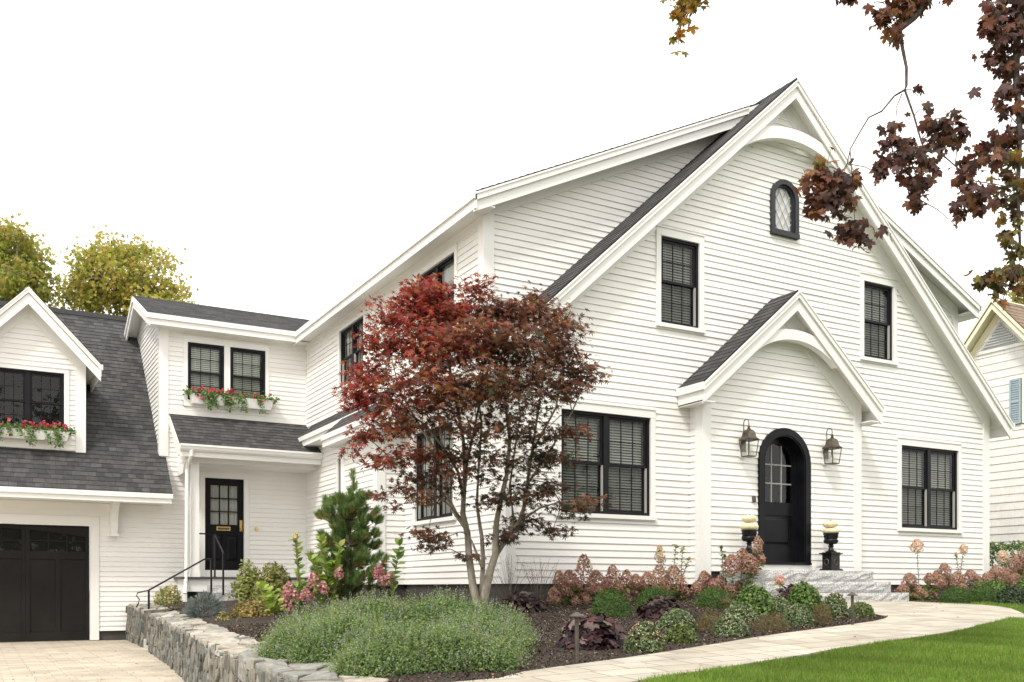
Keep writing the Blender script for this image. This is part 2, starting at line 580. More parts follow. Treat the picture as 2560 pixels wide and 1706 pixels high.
# window openings -----------------------------------------------------------
def openings(u0, u1, v0, v1, m=0.03):
    return (u0 - m, u1 + m, v0 - m, v1 + m)
front_holes = [openings(2.81, 3.60, 5.85, 7.25), openings(7.49, 8.28, 5.85, 7.25), openings(.925, 2.6, 2.74, 4.30),
               openings(8.51, 10.17, 2.74, 4.30)]
ARCW = (5.495, 8.36, 0.262)          # centre x, spring z, mid-trim radius of the arched attic window
def arch_holes(cx, z0, zs, r, n=12):
    hs = [(cx - r, cx + r, z0, zs)]
    for k in range(n):
        a, b = k / n * r, (k + 1) / n * r
        w_ = math.sqrt(max(0, r * r - b * b))
        if w_ > 0.01:
            hs.append((cx - w_, cx + w_, zs + a, zs + b))
    return hs
front_holes += arch_holes(ARCW[0], 7.74, ARCW[1], ARCW[2])
front_holes.append((4.3, 6.1, 1.5, 4.5))
mb = MB()
mb.courses(F0, [(0, BASE), (11.1, BASE), (11.1, Zr(11.1) - .1), (5.5, Zr(5.5) - .1), (0, Zr(0) - .1)], EXP, LIP, front_holes, BASE)
mb.build("wall", M['siding'], house)
# entrance bump-out
mb = MB()
DC, DZ, DR = 5.175, 3.71, 0.545
door_holes = arch_holes(DC, 2.0, DZ, DR)
mb.courses(FP, [(3.41, 1.87), (7.0, 1.87), (7.0, Zp(7.0) - .1), (5.2, Zp(5.2) - .1), (3.41, Zp(3.41) - .1)], EXP, LIP, door_holes, BASE)
for x, n in ((3.41, -1), (7.0, 1)):
    Fs = Frame((x, 0, 0), (0, 1, 0), (0, 0, 1), (n, 0, 0))
    mb.courses(Fs, [(-.33, 1.66), (0.02, 1.66), (0.02, Zp(x) - .1), (-.33, Zp(x) - .1)], EXP, LIP, (), BASE)
mb.build("wall", M['siding'], house)
# dormer cheeks above the steep roof
mb = MB()
mb.courses(FD, [(0, Zr(0) - .2), (0, Zd(0) - .1), (5.4, Zd(5.4) - .1), (5.4, Zr(5.4) - .3)], EXP, LIP, (), BASE)
mb.courses(FD, [(11.1, Zr(0) - .2), (11.1, Zd(0) - .1), (5.6, Zd(5.6) - .1), (5.6, Zr(5.6) - .3)], EXP, LIP, (), BASE)
mb.build("wall", M['siding'], house)
# driveway side wall
side_holes = [openings(1.70, 3.19, 5.83, 7.03), openings(5.85, 7.30, 5.83, 7.03), openings(1.756, 3.291, 2.76, 4.30), openings(6.1, 7.39, 2.95, 4.34)]
mb = MB()
mb.courses(S0, [(0, BASE), (14, BASE), (14, 7.5), (.706, 7.5), (.706, Zr(0) - .1), (0, Zr(0) - .1)], EXP, LIP, side_holes, BASE)
mb.build("wall", M['siding'], house)
mb = MB()   # far side and rear, closing the volume
FR = Frame((11.1, 0, 0), (0, 1, 0), (0, 0, 1), (1, 0, 0))
mb.courses(FR, [(0, BASE), (14, BASE), (14, 7.5), (.706, 7.5), (.706, Zr(0) - .1), (0, Zr(0) - .1)], EXP, LIP, (), BASE)
mb.courses(Frame((0, 14, 0), (1, 0, 0), (0, 0, 1), (0, 1, 0)), [(0, BASE), (11.1, BASE), (11.1, 7.6), (5.5, 10.2), (0, 7.6)], EXP, LIP, (), BASE)
mb.build("wall", M['siding'], house)
# bay bump-out on the driveway side
BX, B0, B1 = -0.522, 3.80, 5.67
mb = MB()
mb.courses(FX(BX), [(B0, BASE), (B1, BASE), (B1, 4.8), (B0, 4.8)], EXP, LIP, (), BASE)
mb.courses(FY(B0), [(BX, BASE), (0, BASE), (0, 5.2), (BX, 4.8)], EXP, LIP, (), BASE)
mb.courses(Frame((0, B1, 0), (1, 0, 0), (0, 0, 1), (0, 1, 0)), [(BX, BASE), (0, BASE), (0, 5.2), (BX, 4.8)], EXP, LIP, (), BASE)
mb.build("wall", M['siding'], house)
# link wing and garage front, one plane
DOORH = openings(-2.314, -1.455, 2.0, 4.05)
wing_holes = [DOORH, openings(-2.683, -1.895, 5.75, 7.02), openings(-1.762, -0.968, 5.75, 7.02)]
mb = MB()
mb.courses(FB, [(-3.25, .69), (0, .69), (0, 7.45), (-3.25, 7.45)], EXP, LIP, wing_holes, .69)
mb.courses(FB, [(-12, .69), (-3.25, .69), (-3.25, 4.4), (-12, 4.4)], EXP, LIP, [(-9.56, -4.66, .3, 2.9)], .69)
mb.build("wall", M['siding'], house)
GC = -5.836      # garage dormer centre
def Zg(x): return 7.69 - 1.055 * abs(x - GC)
mb = MB()
gd_hole = openings(2 * GC + 5.161, -5.161, 4.78, 6.05)
mb.courses(FB, [(-6.89, 4.42), (-4.78, 4.42), (-4.78, Zg(-4.78) - .1), (GC, Zg(GC) - .1), (-6.89, Zg(-6.89) - .1)], EXP, LIP, [gd_hole], .69)
for x, n in ((-6.89, -1), (-4.78, 1)):
    mb.courses(Frame((x, 0, 0), (0, 1, 0), (0, 0, 1), (n, 0, 0)), [(9.7, 4.3), (12.5, 4.3), (12.5, Zg(x) - .1), (9.7, Zg(x) - .1)], EXP, LIP, (), .69)
mb.build("wall", M['siding'], house)
mb = MB()   # link wing side gable
RY, RZ, RS = 11.6, 8.42, 0.42
mb.courses(FX(-3.25), [(9.7, 4.3), (13.5, 4.3), (13.5, RZ - RS * 1.9 - .1), (RY, RZ - .1), (9.7, RZ - RS * 1.9 - .1)], EXP, LIP, (), .69)
mb.build("wall", M['siding'], house)

# foundation ---------------------------------------------------------------
mb = MB()
mb.box(F0, 0.03, 11.07, .6, BASE + .01, -13.9, -.03)
mb.box(FY(B0), BX + .03, .05, .6, BASE + .01, -(B1 - B0) + .03, -.03)
mb.box(FB, -4.5, 0.03, .2, .70, -.5, -.03)
mb.box(FP, 3.44, 6.97, .6, 1.88, -.3, -.03)
mb.build("foundation", M['foundation'], house)

# roofs --------------------------------------------------------------------
def roof_plane(mbs, mbu, A, B, C, D, thick=0.10, expo=0.143, lip=0.007):
    """A-B along the eave, D-C along the ridge (same direction); shingle rows on top, white boarding below"""
    A, B, C, D = map(Vector, (A, B, C, D))
    u = (B - A).normalized()
    n = (B - A).cross(D - A).normalized()
    if n.z < 0:
        n = -n
    v = n.cross(u)
    if v.dot(D - A) < 0:
        v = -v
    F = Frame(A, u, v, n)
    q = [((p - A).dot(u), (p - A).dot(v)) for p in (A, B, C, D)]
    mbs.courses(F, q, expo, lip, (), 0.0, 0.0)
    mbs.poly(F, q, -0.022, -0.0005)
    mbu.poly(F, [(a, b) for a, b in q], -thick, -0.024)
rs, ru = MB(), MB()
EXL, EXR, RF, RBK = -0.45, 11.45, -0.30, 0.74
roof_plane(rs, ru, (EXL, RF, Zr(EXL)), (EXL, RBK, Zr(EXL)), (5.5, RBK, Zr(5.5)), (5.5, RF, Zr(5.5)))
roof_plane(rs, ru, (EXR, RF, Zr(EXR)), (EXR, RBK, Zr(EXR)), (5.5, RBK, Zr(5.5)), (5.5, RF, Zr(5.5)))
# skirt of the same slope down the driveway side, lower over the bay
roof_plane(rs, ru, (-.36, RBK, Zr(-.36)), (-.36, 9.3, Zr(-.36)), (0.02, 9.3, Zr(0.02)), (0.02, RBK, Zr(0.02)))
roof_plane(rs, ru, (-.80, 3.45, Zr(-.80)), (-.80, 6.05, Zr(-.80)), (-.362, 6.05, Zr(-.362)), (-.362, 3.45, Zr(-.362)))
for sx, ex in ((1, -.36), (-1, 11.36)):
    roof_plane(rs, ru, (ex, .35, Zd(ex)), (ex, 14.3, Zd(ex)), (5.5, 14.3, Zd(5.5)), (5.5, .35, Zd(5.5)))
rf = rs.build("roof", M['shingle'], house)
ru.build("soffit", M['soffit'], house)
mb = MB()   # ridge caps
for k in range(5):
    y0 = RF - .01 + k * .2
    mb.hexa([(5.38, y0, Zr(5.38) + .012), (5.5, y0, Zr(5.5) + .02), (5.62, y0, Zr(5.62) + .012), (5.5, y0, Zr(5.5) - .02)],
            [(5.38, y0 + .24, Zr(5.38) + .004), (5.5, y0 + .24, Zr(5.5) + .012), (5.62, y0 + .24, Zr(5.62) + .004), (5.5, y0 + .24, Zr(5.5) - .03)])
mb.build("ridge_cap", M['shingle'], house)
rs, ru = MB(), MB()
for ex in (3.16, 7.24):
    roof_plane(rs, ru, (ex, -.63, Zp(ex)), (ex, 0.0, Zp(ex)), (5.2, 0.0, Zp(5.2)), (5.2, -.63, Zp(5.2)))
rs.build("roof", M['shingle'], house)
ru.build("soffit", M['soffit'], house)
rs, ru = MB(), MB()
GE, GEZ, GS = 8.86, 3.585, 1.03
gx0, gx1 = -12.6, -3.14
gz = lambda y: GEZ + GS * (y - GE)
roof_plane(rs, ru, (gx0, GE, gz(GE)), (gx1, GE, gz(GE)), (gx1, 13.5, gz(13.5)), (gx0, 13.5, gz(13.5)))
roof_plane(rs, ru, (gx0, 18.1, gz(GE)), (gx1, 18.1, gz(GE)), (gx1, 13.5, gz(13.5)), (gx0, 13.5, gz(13.5)))
rs.build("roof", M['shingle'], house)
ru.build("soffit", M['soffit'], house)
mb = MB()
for k in range(52):
    x0 = gx0 + k * .185
    z = gz(13.5)
    mb.hexa([(x0, 13.36, z - .12), (x0, 13.5, z + .03), (x0, 13.64, z - .12), (x0, 13.5, z - .03)],
            [(x0 + .2, 13.36, z - .11), (x0 + .2, 13.5, z + .045), (x0 + .2, 13.64, z - .11), (x0 + .2, 13.5, z - .02)])
mb.build("ridge_cap", M['shingle'], house)
rs, ru = MB(), MB()
for ex in (2 * GC + 4.478, -4.478):
    roof_plane(rs, ru, (ex, 9.38, Zg(ex)), (ex, 12.6, Zg(ex)), (GC, 12.6, Zg(GC)), (GC, 9.38, Zg(GC)))
rs.build("roof", M['shingle'], house)
ru.build("soffit", M['soffit'], house)
rs, ru = MB(), MB()
wz = lambda y: RZ - RS * abs(y - RY)
roof_plane(rs, ru, (-3.55, 9.33, wz(9.33)), (-.30, 9.33, wz(9.33)), (1.7, RY, wz(RY)), (-3.55, RY, wz(RY)))
roof_plane(rs, ru, (-3.55, 13.4, wz(13.4)), (0, 13.4, wz(13.4)), (1.7, RY, wz(RY)), (-3.55, RY, wz(RY)))
rs.build("roof", M['shingle'], house)
ru.build("soffit", M['soffit'], house)
rs, ru = MB(), MB()
pz = lambda y: 5.40 - 0.675 * (9.7 - y)
PE = 8.53
roof_plane(rs, ru, (-3.06, PE, pz(PE)), (0.0, PE, pz(PE)), (0.0, 9.7, pz(9.7)), (-3.06, 9.7, pz(9.7)), 0.06)
rs.build("roof", M['shingle'], house)
ru.build("soffit", M['soffit'], house)

# trim: rakes, fascias, friezes, corner boards ----------------------------
mb = MB()
def rake(F, f, xa, xm, xb, c=0.0, h=.30):
    """two boards meeting at xm on the front of a gable overhang; c = face distance from F"""
    for xs in (xa, xb):
        xs += .005 if xs < xm else -.005
        p0, p1 = (xs, f(xs) - .03), (xm, f(xm) - .03)
        mb.board(F, p0, p1, h, c - .03, c)
        mb.board(F, p0, p1, .105, c + .001, c + .035)
        mb.board(F, (xs, f(xs) - .026), (xm, f(xm) - .026), .03, c + .036, c + .05)
rake(FY(RF), Zr, EXL, 5.5, EXR, 0.0)
rake(FY(-.63), Zp, 3.16, 5.2, 7.24, 0.0, .31)
rake(FY(9.38), Zg, 2 * GC + 4.478, GC, -4.478, 0.0, .33)
for xs in (-.36, 11.36):      # dormer rakes
    d = lambda x: Zd(x) - .03
    xe = 5.0 if xs < 0 else 6.0
    Fd = FY(.35)
    xs += .005 if xs < 0 else -.005
    mb.board(Fd, (xs, d(xs)), (xe, d(xe)), .27, -.03, 0)
    mb.board(Fd, (xs, d(xs)), (xe, d(xe)), .115, .001, .04)
    mb.board(Fd, (xs, d(xs)), (xe, d(xe)), .03, .041, .055)
# eaves of the long dormers
for x, n in ((-.36, -1), (11.36, 1)):
    Fe = Frame((x, 0, 0), (0, 1, 0), (0, 0, 1), (n, 0, 0))
    z = Zd(-.36) - .012
    mb.box(Fe, .31, 14.3, z - .25, z, -.03, 0)
    mb.box(Fe, .295, 14.3, z - .115, z, .001, .035)
    Fw = Frame((0 if n < 0 else 11.1, 0, 0), (0, 1, 0), (0, 0, 1), (n, 0, 0))
    mb.box(Fw, .72, 14, 7.15, 7.33, .0, .03)          # frieze
    mb.box(Frame((0, 0, 7.30), (1, 0, 0), (0, 1, 0), (0, 0, 1)), -.33 if n < 0 else 11.1, 0 if n < 0 else 11.43, .36, 14.2, -.02, 0)
# eaves of the steep roof
for x, n, y1 in ((EXL, -1, RBK), (EXR, 1, RBK)):
    Fe = Frame((x, 0, 0), (0, 1, 0), (0, 0, 1), (n, 0, 0))
    z = Zr(x) - .012
    mb.box(Fe, RF - .02, y1, z - .24, z, -.03, .0)
    mb.box(Fe, RF - .05, y1, z - .11, z, .001, .04)
for a, b, x in ((RBK + .01, 9.32, -.36), (3.43, 6.07, -.80)):
    z = Zr(x) - .012
    mb.box(FX(x), a, b, z - .22, z, -.03, 0)
    mb.box(FX(x), a, b, z - .10, z, .001, .035)
    mb.box(Frame((0, 0, z - .2), (1, 0, 0), (0, 1, 0), (0, 0, 1)), x + .03, 0, a + .02, b - .02, -.02, 0)
# closing boards at the ends of the bay roof
for y, n in ((3.45, -1), (6.05, 1)):
    Fz = Frame((0, y, 0), (1, 0, 0), (0, 0, 1), (0, n, 0))
    mb.poly(Fz, [(-.78, Zr(-.78) - .24), (-.34, Zr(-.8) - .24), (-.34, Zr(-.34) - .03), (-.78, Zr(-.78) - .03)], -.03, 0)
Fz = Frame((0, 9.3, 0), (1, 0, 0), (0, 0, 1), (0, 1, 0))
mb.poly(Fz, [(-.35, Zr(-.35) - .22), (0, Zr(-.35) - .22), (0, Zr(0) - .03), (-.35, Zr(-.35) - .03)], -.03, 0)
# entrance roof eaves
for x, n in ((3.16, -1), (7.24, 1)):
    Fe = Frame((x, 0, 0), (0, 1, 0), (0, 0, 1), (n, 0, 0))
    z = Zp(x) - .012
    mb.box(Fe, -.65, -.02, z - .30, z, -.03, 0)
    mb.box(Fe, -.68, -.02, z - .12, z, .001, .04)
    mb.box(Frame((0, 0, z - .27), (1, 0, 0), (0, 1, 0), (0, 0, 1)), min(x, x - n * .26), max(x, x - n * .26), -.62, -.015, -.02, 0)
# garage dormer eaves
for x, n in ((2 * GC + 4.478, -1), (-4.478, 1)):
    Fe = Frame((x, 0, 0), (0, 1, 0), (0, 0, 1), (n, 0, 0))
    z = Zg(x) - .012
    mb.box(Fe, 9.36, 12.0, z - .25, z, -.03, 0)
    mb.box(Fe, 9.33, 12.0, z - .11, z, .001, .03)
# garage eave
z = gz(GE) - .012
mb.box(FY(GE), gx0, gx1 - .02, z - .20, z, -.03, 0)
mb.box(FY(GE), gx0, gx1, z - .10, z, .001, .035)
mb.box(Frame((0, 0, z - .16), (1, 0, 0), (0, 1, 0), (0, 0, 1)), gx0, gx1 - .05, GE + .03, 9.7, -.02, 0)
mb.box(FB, gx0, -3.3, z - .33, z - .19, .0, .03)
mb.poly(FX(gx1), [(GE, z - .2), (9.72, z - .2), (9.72, gz(9.7) - .03), (GE, gz(GE) - .03)], .005, .03) if False else None
# link wing eave and gable rake
z = wz(9.33) - .012
mb.box(FY(9.33), -3.57, -.33, z - .23, z, -.03, 0)
mb.box(FY(9.33), -3.59, -.36, z - .105, z, .001, .035)
mb.box(Frame((0, 0, z - .19), (1, 0, 0), (0, 1, 0), (0, 0, 1)), -3.54, 0, 9.36, 9.7, -.02, 0)
FW = FX(-3.55)
for y in (9.335, 13.4):
    mb.board(FW, (y, wz(y) - .03), (RY, wz(RY) - .03), .25, -.03, 0)
    mb.board(FW, (y, wz(y) - .03), (RY, wz(RY) - .03), .105, .001, .03)
    yf = 9.705 if y < RY else 13.3
    mb.board(FX(-3.25), (yf, wz(yf) - .12), (RY, wz(RY) - .12), .24, .0, .03)
# friezes under the gables
for F, f, xa, xm, xb, h0, h1 in ((F0, Zr, .0, 5.5, 11.1, .14, .47), (FP, Zp, 3.41, 5.2, 7.0, .14, .50), (FB, Zg, -6.89, GC, -4.78, .14, .53)):
    for xs in (xa, xb):
        mb.board(F, (xs, f(xs) - h0), (xm, f(xm) - h0), h1 - h0, 0.0, .032)
for xs, xe in ((0, 5.0), (11.1, 6.0)):
    mb.board(FD, (xs, Zd(xs) - .12), (xe, Zd(xe) - .12), .26, 0.0, .032)
# corner boards
def corner(F, a0, a1, z0, z1, c=.034):
    mb.box(F, a0, a1, z0, z1, 0.0, c)
CB = .15
corner(F0, -.034, CB - .02, BASE, Zr(0) - .12)
corner(S0, 0.0, CB - .02, BASE, Zr(0) - .12)
corner(F0, 11.1 - CB, 11.134, BASE, Zr(11.1) - .12)
corner(FD, -.034, CB, Zr(0) - .05, Zd(0) - .11)
corner(S0, .708, .706 + CB, Zr(0) - .05, Zd(0) - .11)
corner(FD, 11.1 - CB, 11.134, Zr(0) - .05, Zd(0) - .11)
corner(FP, 3.376, 3.41 + .145, 1.80, Zp(3.41) - .11)
corner(FP, 7.0 - .145, 7.034, 1.80, Zp(7.0) - .11)
corner(FX(3.41), -.328, -.33 + .15, BASE, Zp(3.41) - .14)
corner(FX(BX), B0 + .002, B0 + .14, BASE, 4.62)
corner(FY(B0), BX - .034, BX + .13, BASE, 4.62)
corner(FX(BX), B1 - .14, B1 + .03, BASE, 4.62)
corner(FB, -3.284, -3.09, 4.47, 7.35)
corner(FX(-3.25), 9.702, 9.84, 4.5, 7.35)
corner(FB, -4.94, -4.746, 4.43, Zg(-4.78) - .12)
corner(FB, -6.924, -6.73, 4.43, Zg(-4.78) - .12)
corner(FX(11.1), .0, .15, BASE, 4.9, -.034)
mb.box(FB, -3.08, 0, 5.40, 5.50, .0, .03)      # skirt board above the porch roof
mb.build("trim", M['trim'], house)

# decorative arched braces in both gable peaks
mb = MB()
def brace(F, cx, cz, ri, ro, a):
    mb.arch(F, cx, cz, ri, ro, a, 180 - a, -.16, -.035, 40)
def fit_arch(p, q, r):
    ax, ay, bx, by, cx_, cy_ = *p, *q, *r
    d = 2 * (ax * (by - cy_) + bx * (cy_ - ay) + cx_ * (ay - by))
    ux = ((ax**2 + ay**2) * (by - cy_) + (bx**2 + by**2) * (cy_ - ay) + (cx_**2 + cy_**2) * (ay - by)) / d
    uy = ((ax**2 + ay**2) * (cx_ - bx) + (bx**2 + by**2) * (ax - cx_) + (cx_**2 + cy_**2) * (bx - ax)) / d
    return ux, uy, math.hypot(ax - ux, ay - uy)
ARM = fit_arch((3.86, Zr(3.86) - .35), (5.5, 9.27), (7.14, Zr(7.14) - .35))
brace(FY(RF), ARM[0], ARM[1], ARM[2], ARM[2] + .20, math.degrees(math.acos(1.62 / (ARM[2] + .1))))
ARP = fit_arch((4.17, Zp(4.17) - .36), (5.2, 5.74), (6.23, Zp(6.23) - .36))
mb.build("arched_brace", M['trim'], house)
mb = MB()
brace(FY(-.63), ARP[0], ARP[1], ARP[2], ARP[2] + .17, math.degrees(math.acos(1.02 / (ARP[2] + .08))))
mb.build("arched_brace", M['trim'], house)

# ------------------------------------------------------------------ windows
def window(F, u0, u1, v0, v1, kind, label, blind='blind', head=.125, cas=.095, sill=True, grid=(3, 2), screen=True, casing=True, lite=True):
    fr = MB()      # the black sash and frame = the window itself
    fw = .04
    fr.box(F, u0, u1, v1 - fw, v1, -.09, -.004)
    fr.box(F, u0, u1, v0, v0 + fw * .9, -.09, -.004)
    fr.box(F, u0, u0 + fw, v0 + fw * .9, v1 - fw, -.09, -.004)
    fr.box(F, u1 - fw, u1, v0 + fw * .9, v1 - fw, -.09, -.004)
    units = [(u0 + fw, u1 - fw)]
    if kind == 2:
        um = (u0 + u1) / 2
        fr.box(F, um - .045, um + .045, v0 + fw * .9, v1 - fw, -.09, -.002)
        units = [(u0 + fw, um - .045), (um + .045, u1 - fw)]
    vm = (v0 + v1) / 2
    gl, gs, bl, bk, tr, tk = MB(), MB(), MB(), MB(), MB(), []
    for a, b in units:
        for lo, hi, c in ((vm - .02, v1 - fw, -.032), (v0 + fw * .9, vm + .025, -.058)):
            s = .042
            fr.box(F, a, b, hi - s, hi, c - .024, c)
            fr.box(F, a, b, lo, lo + s, c - .024, c)
            fr.box(F, a, a + s, lo + s, hi - s, c - .024, c)
            b2 = b
            fr.box(F, b2 - s, b2, lo + s, hi - s, c - .024, c)
            for i in range(1, grid[0]):
                x = a + s + (b - a - 2 * s) * i / grid[0]
                fr.box(F, x - .0065, x + .0065, lo + s, hi - s, c - .018, c - .006)
            for i in range(1, grid[1]):
                y = lo + s + (hi - lo - 2 * s) * i / grid[1]
                fr.box(F, a + s, b - s, y - .006, y + .006, c - .0175, c - .0065)
            (gl if c > -.05 else gs).face([F.P(a + s, lo + s, c - .012), F.P(b - s, lo + s, c - .012), F.P(b - s, hi - s, c - .012), F.P(a + s, hi - s, c - .012)])
        if lite:
            tk.append((b - .022, b - .001, v0 + .05, vm - .02, -.057, -.02))
        if blind in ('blind', 'blindlight'):
            n = int((v1 - v0 - .1) / .043)
            for i in range(n):
                y = v0 + .05 + i * .043
                bl.hexa([F.P(a + .04, y, -.100), F.P(b - .05, y, -.100), F.P(b - .05, y + .034, -.128), F.P(a + .04, y + .034, -.128)],
                        [F.P(a + .04, y + .003, -.099), F.P(b - .05, y + .003, -.099), F.P(b - .05, y + .037, -.127), F.P(a + .04, y + .037, -.127)])
            for t in (.2, .8):
                x = a + (b - a) * t
                bl.box(F, x - .004, x + .004, v0 + .05, v1 - .05, -.098, -.0965)
        elif blind == 'curtain':
            n = 26
            for i in range(n):
                x0_, x1_ = a + (b - a) * i / n, a + (b - a) * (i + 1) / n
                c0, c1 = -.12 + .018 * math.sin(i * 1.9), -.12 + .018 * math.sin((i + 1) * 1.9)
                bl.face([F.P(x0_, v0 + .03, c0), F.P(x1_, v0 + .03, c1), F.P(x1_, v1 - .03, c1), F.P(x0_, v1 - .03, c0)])
    o = fr.build("window", M['black'], house)
    tag(o, label)
    gl.build("pane", M['glass'], o)
    gs.build("pane", M['screen'] if screen else M['glass'], o)
    if bl.v:
        bl.build("blind" if blind != 'curtain' else "curtain", M[blind], o)
    bk.box(F, u0 - .02, u1 + .02, v0 - .02, v1 + .02, -.62, -.60)  # added dark box paints the interior gloom behind the panes
    bk.box(F, u0 - .04, u0 - .02, v0 - .02, v1 + .02, -.60, -.09)
    bk.box(F, u1 + .02, u1 + .04, v0 - .02, v1 + .02, -.60, -.09)
    bk.box(F, u0 - .02, u1 + .02, v1 + .02, v1 + .04, -.60, -.09)
    bk.box(F, u0 - .02, u1 + .02, v0 - .04, v0 - .02, -.60, -.09)
    bk.build("dark_backing", M['unlit'], o)
    for q in tk:
        m_ = MB()
        m_.box(F, *q)
        m_.build("track", M['track'], o)
    if casing:
        ca = tr
        ca.box(F, u0 - cas, u0 - .002, v0, v1, -.05, .034)
        ca.box(F, u1 + .002, u1 + cas, v0, v1, -.05, .034)
        ca.box(F, u0 - cas, u1 + cas, v1 + .002, v1 + head, -.05, .036)
        ca.box(F, u0 - cas - .012, u1 + cas + .012, v1 + head + .001, v1 + head + .022, -.02, .05)
        if sill:
            ca.box(F, u0 - cas - .01, u1 + cas + .01, v0 - .065, v0 - .002, -.06, .062)
            ca.box(F, u0 - cas, u1 + cas, v0 - .085, v0 - .066, 0, .03)
        ca.build("casing", M['trim'], o)
    return o
window(F0, 2.81, 3.60, 5.85, 7.25, 1, "upper window left of the arched attic window")
window(F0, 7.49, 8.28, 5.85, 7.25, 1, "upper window right of the arched attic window")
window(F0, .925, 2.6, 2.74, 4.30, 2, "double window left of the entrance, partly behind the red maple")
window(F0, 8.51, 10.17, 2.74, 4.30, 2, "double window right of the entrance")
window(S0, 1.70, 3.19, 5.83, 7.03, 2, "upper side window with wavy reflections above the red maple", 'curtain', head=.1, grid=(1, 1))
window(S0, 5.85, 7.30, 5.83, 7.03, 2, "upper side window nearest the link wing", 'curtain', head=.06)
window(S0, 1.756, 3.291, 2.76, 4.30, 2, "ground floor side window behind the red maple trunk", 'curtain')
window(S0, 6.1, 7.39, 2.95, 4.34, 1, "side window half hidden behind the bay", 'curtain', sill=False)
wl = window(FB, -2.683, -1.895, 5.75, 7.02, 1, "left window of the pair above the flower box", 'blindlight', casing=False, lite=False)
window(FB, -1.762, -0.968, 5.75, 7.02, 1, "right window of the pair above the flower box", 'blindlight', casing=False, lite=False)
mb = MB()      # shared casing round that pair
mb.box(FB, -2.78, -2.685, 5.6, 7.02, -.05, .034)
mb.box(FB, -.966, -.885, 5.6, 7.02, -.05, .034)
mb.box(FB, -1.893, -1.764, 5.6, 7.02, -.05, .034)
mb.box(FB, -2.78, -.885, 7.022, 7.15, -.05, .036)
mb.box(FB, -2.79, -.875, 7.152, 7.17, -.02, .05)
mb.box(FB, -2.78, -.885, 5.6, 5.745, -.05, .04)
mb.build("casing", M['trim'], wl)
window(FB, 2 * GC + 5.161, -5.161, 4.78, 6.05, 2, "wide dark window in the garage dormer", 'none', screen=False, head=.09, lite=False)

# arched attic window with diamond leading
cx, zs = ARCW[0], ARCW[1]
fr = MB()
def archframe(mb, F, cx, z0, zs, ri, ro, c0, c1):
    mb.arch(F, cx, zs, ri, ro, 0, 180, c0, c1, 28)
    mb.box(F, cx - ro, cx - ri, z0, zs, c0, c1)
    mb.box(F, cx + ri, cx + ro, z0, zs, c0, c1)
archframe(fr, F0, cx, 7.78, zs, .238, .322, -.04, .06)
fr.box(F0, cx - .322, cx + .322, 7.70, 7.779, -.04, .08)
archframe(fr, F0, cx, 7.82, zs, .212, .237, -.10, .02)
fr.box(F0, cx - .234, cx + .234, 7.781, 7.819, -.10, .02)
aw = tag(fr.build("window", M['greyframe'], house), "arched attic window with diamond leaded panes")
def arch_pane(cx, z0, zs, r, F, c, n=24):
    m_ = MB()
    pts = [F.P(cx - r, z0, c), F.P(cx + r, z0, c)] + [F.P(cx + r * math.cos(math.pi * k / n), zs + r * math.sin(math.pi * k / n), c) for k in range(n + 1)]
    m_.face(pts)
    return m_
arch_pane(cx, 7.81, zs, .215, F0, -.02).build("pane", M['clear'], aw)
ld = MB()
def inside(x, z):
    return abs(x - cx) < .205 and z > 7.82 and (z < zs or (x - cx) ** 2 + (z - zs) ** 2 < .205 ** 2)
for sgn in (1, -1):
    for k in range(-6, 14):
        pts = []
        for i in range(81):
            x = cx - .21 + .42 * i / 80
            z = 7.62 + k * .25 + sgn * (x - cx) * 1.7
            if inside(x, z):
                pts.append((x, z))
        if len(pts) > 1:
            p, q = pts[0], pts[-1]
            ld.tube([F0.P(p[0], p[1], -.018), F0.P(q[0], q[1], -.018)], .0075, 5)
ld.build("leading", mat("lead_came", (0.32, 0.31, 0.33), 0.5), aw)
bk = MB()
bk.box(F0, cx - .21, cx + .21, 7.81, 8.58, -.05, -.045)
bk.build("curtain", M['skycurtain'], aw)  # pale curtain doubles as painted-in sky reflection of the arched pane

# ------------------------------------------------------------------ front door
fd = MB()
archframe(fd, FP, DC, 2.03, DZ, .475, .592, -.06, .05)
archframe(fd, FP, DC, 2.03, DZ, .452, .476, -.24, .035)
archframe(fd, FP, DC, 2.03, DZ, .385, .453, -.24, -.135)
fd.box(FP, DC - .592, DC + .592, 1.99, 2.029, -.25, .07)
n = 30
lw = .386
Dp = -.16
def arch_fill(mb, F, cx, z0, zs, r, c0, c1):
    pts = [(cx - r, z0), (cx + r, z0)] + [(cx + r * math.cos(math.pi * k / n), zs + r * math.sin(math.pi * k / n)) for k in range(n + 1)]
    mb.poly(F, pts, c0, c1)
# leaf: stiles, rails, lower panel; arched light above
for a, b in ((DC - lw, DC - .345), (DC + .345, DC + lw)):
    fd.box(FP, a, b, 2.03, DZ, Dp - .04, Dp)
fd.arch(FP, DC, DZ, .345, .386, 0, 180, Dp - .04, Dp, 30)
fd.box(FP, DC - .345, DC + .345, 2.03, 2.30, Dp - .04, Dp)
fd.box(FP, DC - .345, DC + .345, 2.84, 3.06, Dp - .04, Dp)
fd.box(FP, DC - .345, DC + .345, 2.30, 2.84, Dp - .05, Dp - .022)
fd.hexa([FP.P(DC - .31, 2.345, Dp - .022), FP.P(DC + .31, 2.345, Dp - .022), FP.P(DC + .31, 2.805, Dp - .022), FP.P(DC - .31, 2.805, Dp - .022)],
        [FP.P(DC - .265, 2.385, Dp - .004), FP.P(DC + .265, 2.385, Dp - .004), FP.P(DC + .265, 2.755, Dp - .004), FP.P(DC - .265, 2.755, Dp - .004)])
fdo = tag(fd.build("front_door", M['doorblack'], house), "arched black front door in a deep arched surround")
arch_pane(DC, 3.06, DZ, .345, FP, Dp - .02).build("pane", M['glass'], fdo)
mu = MB()
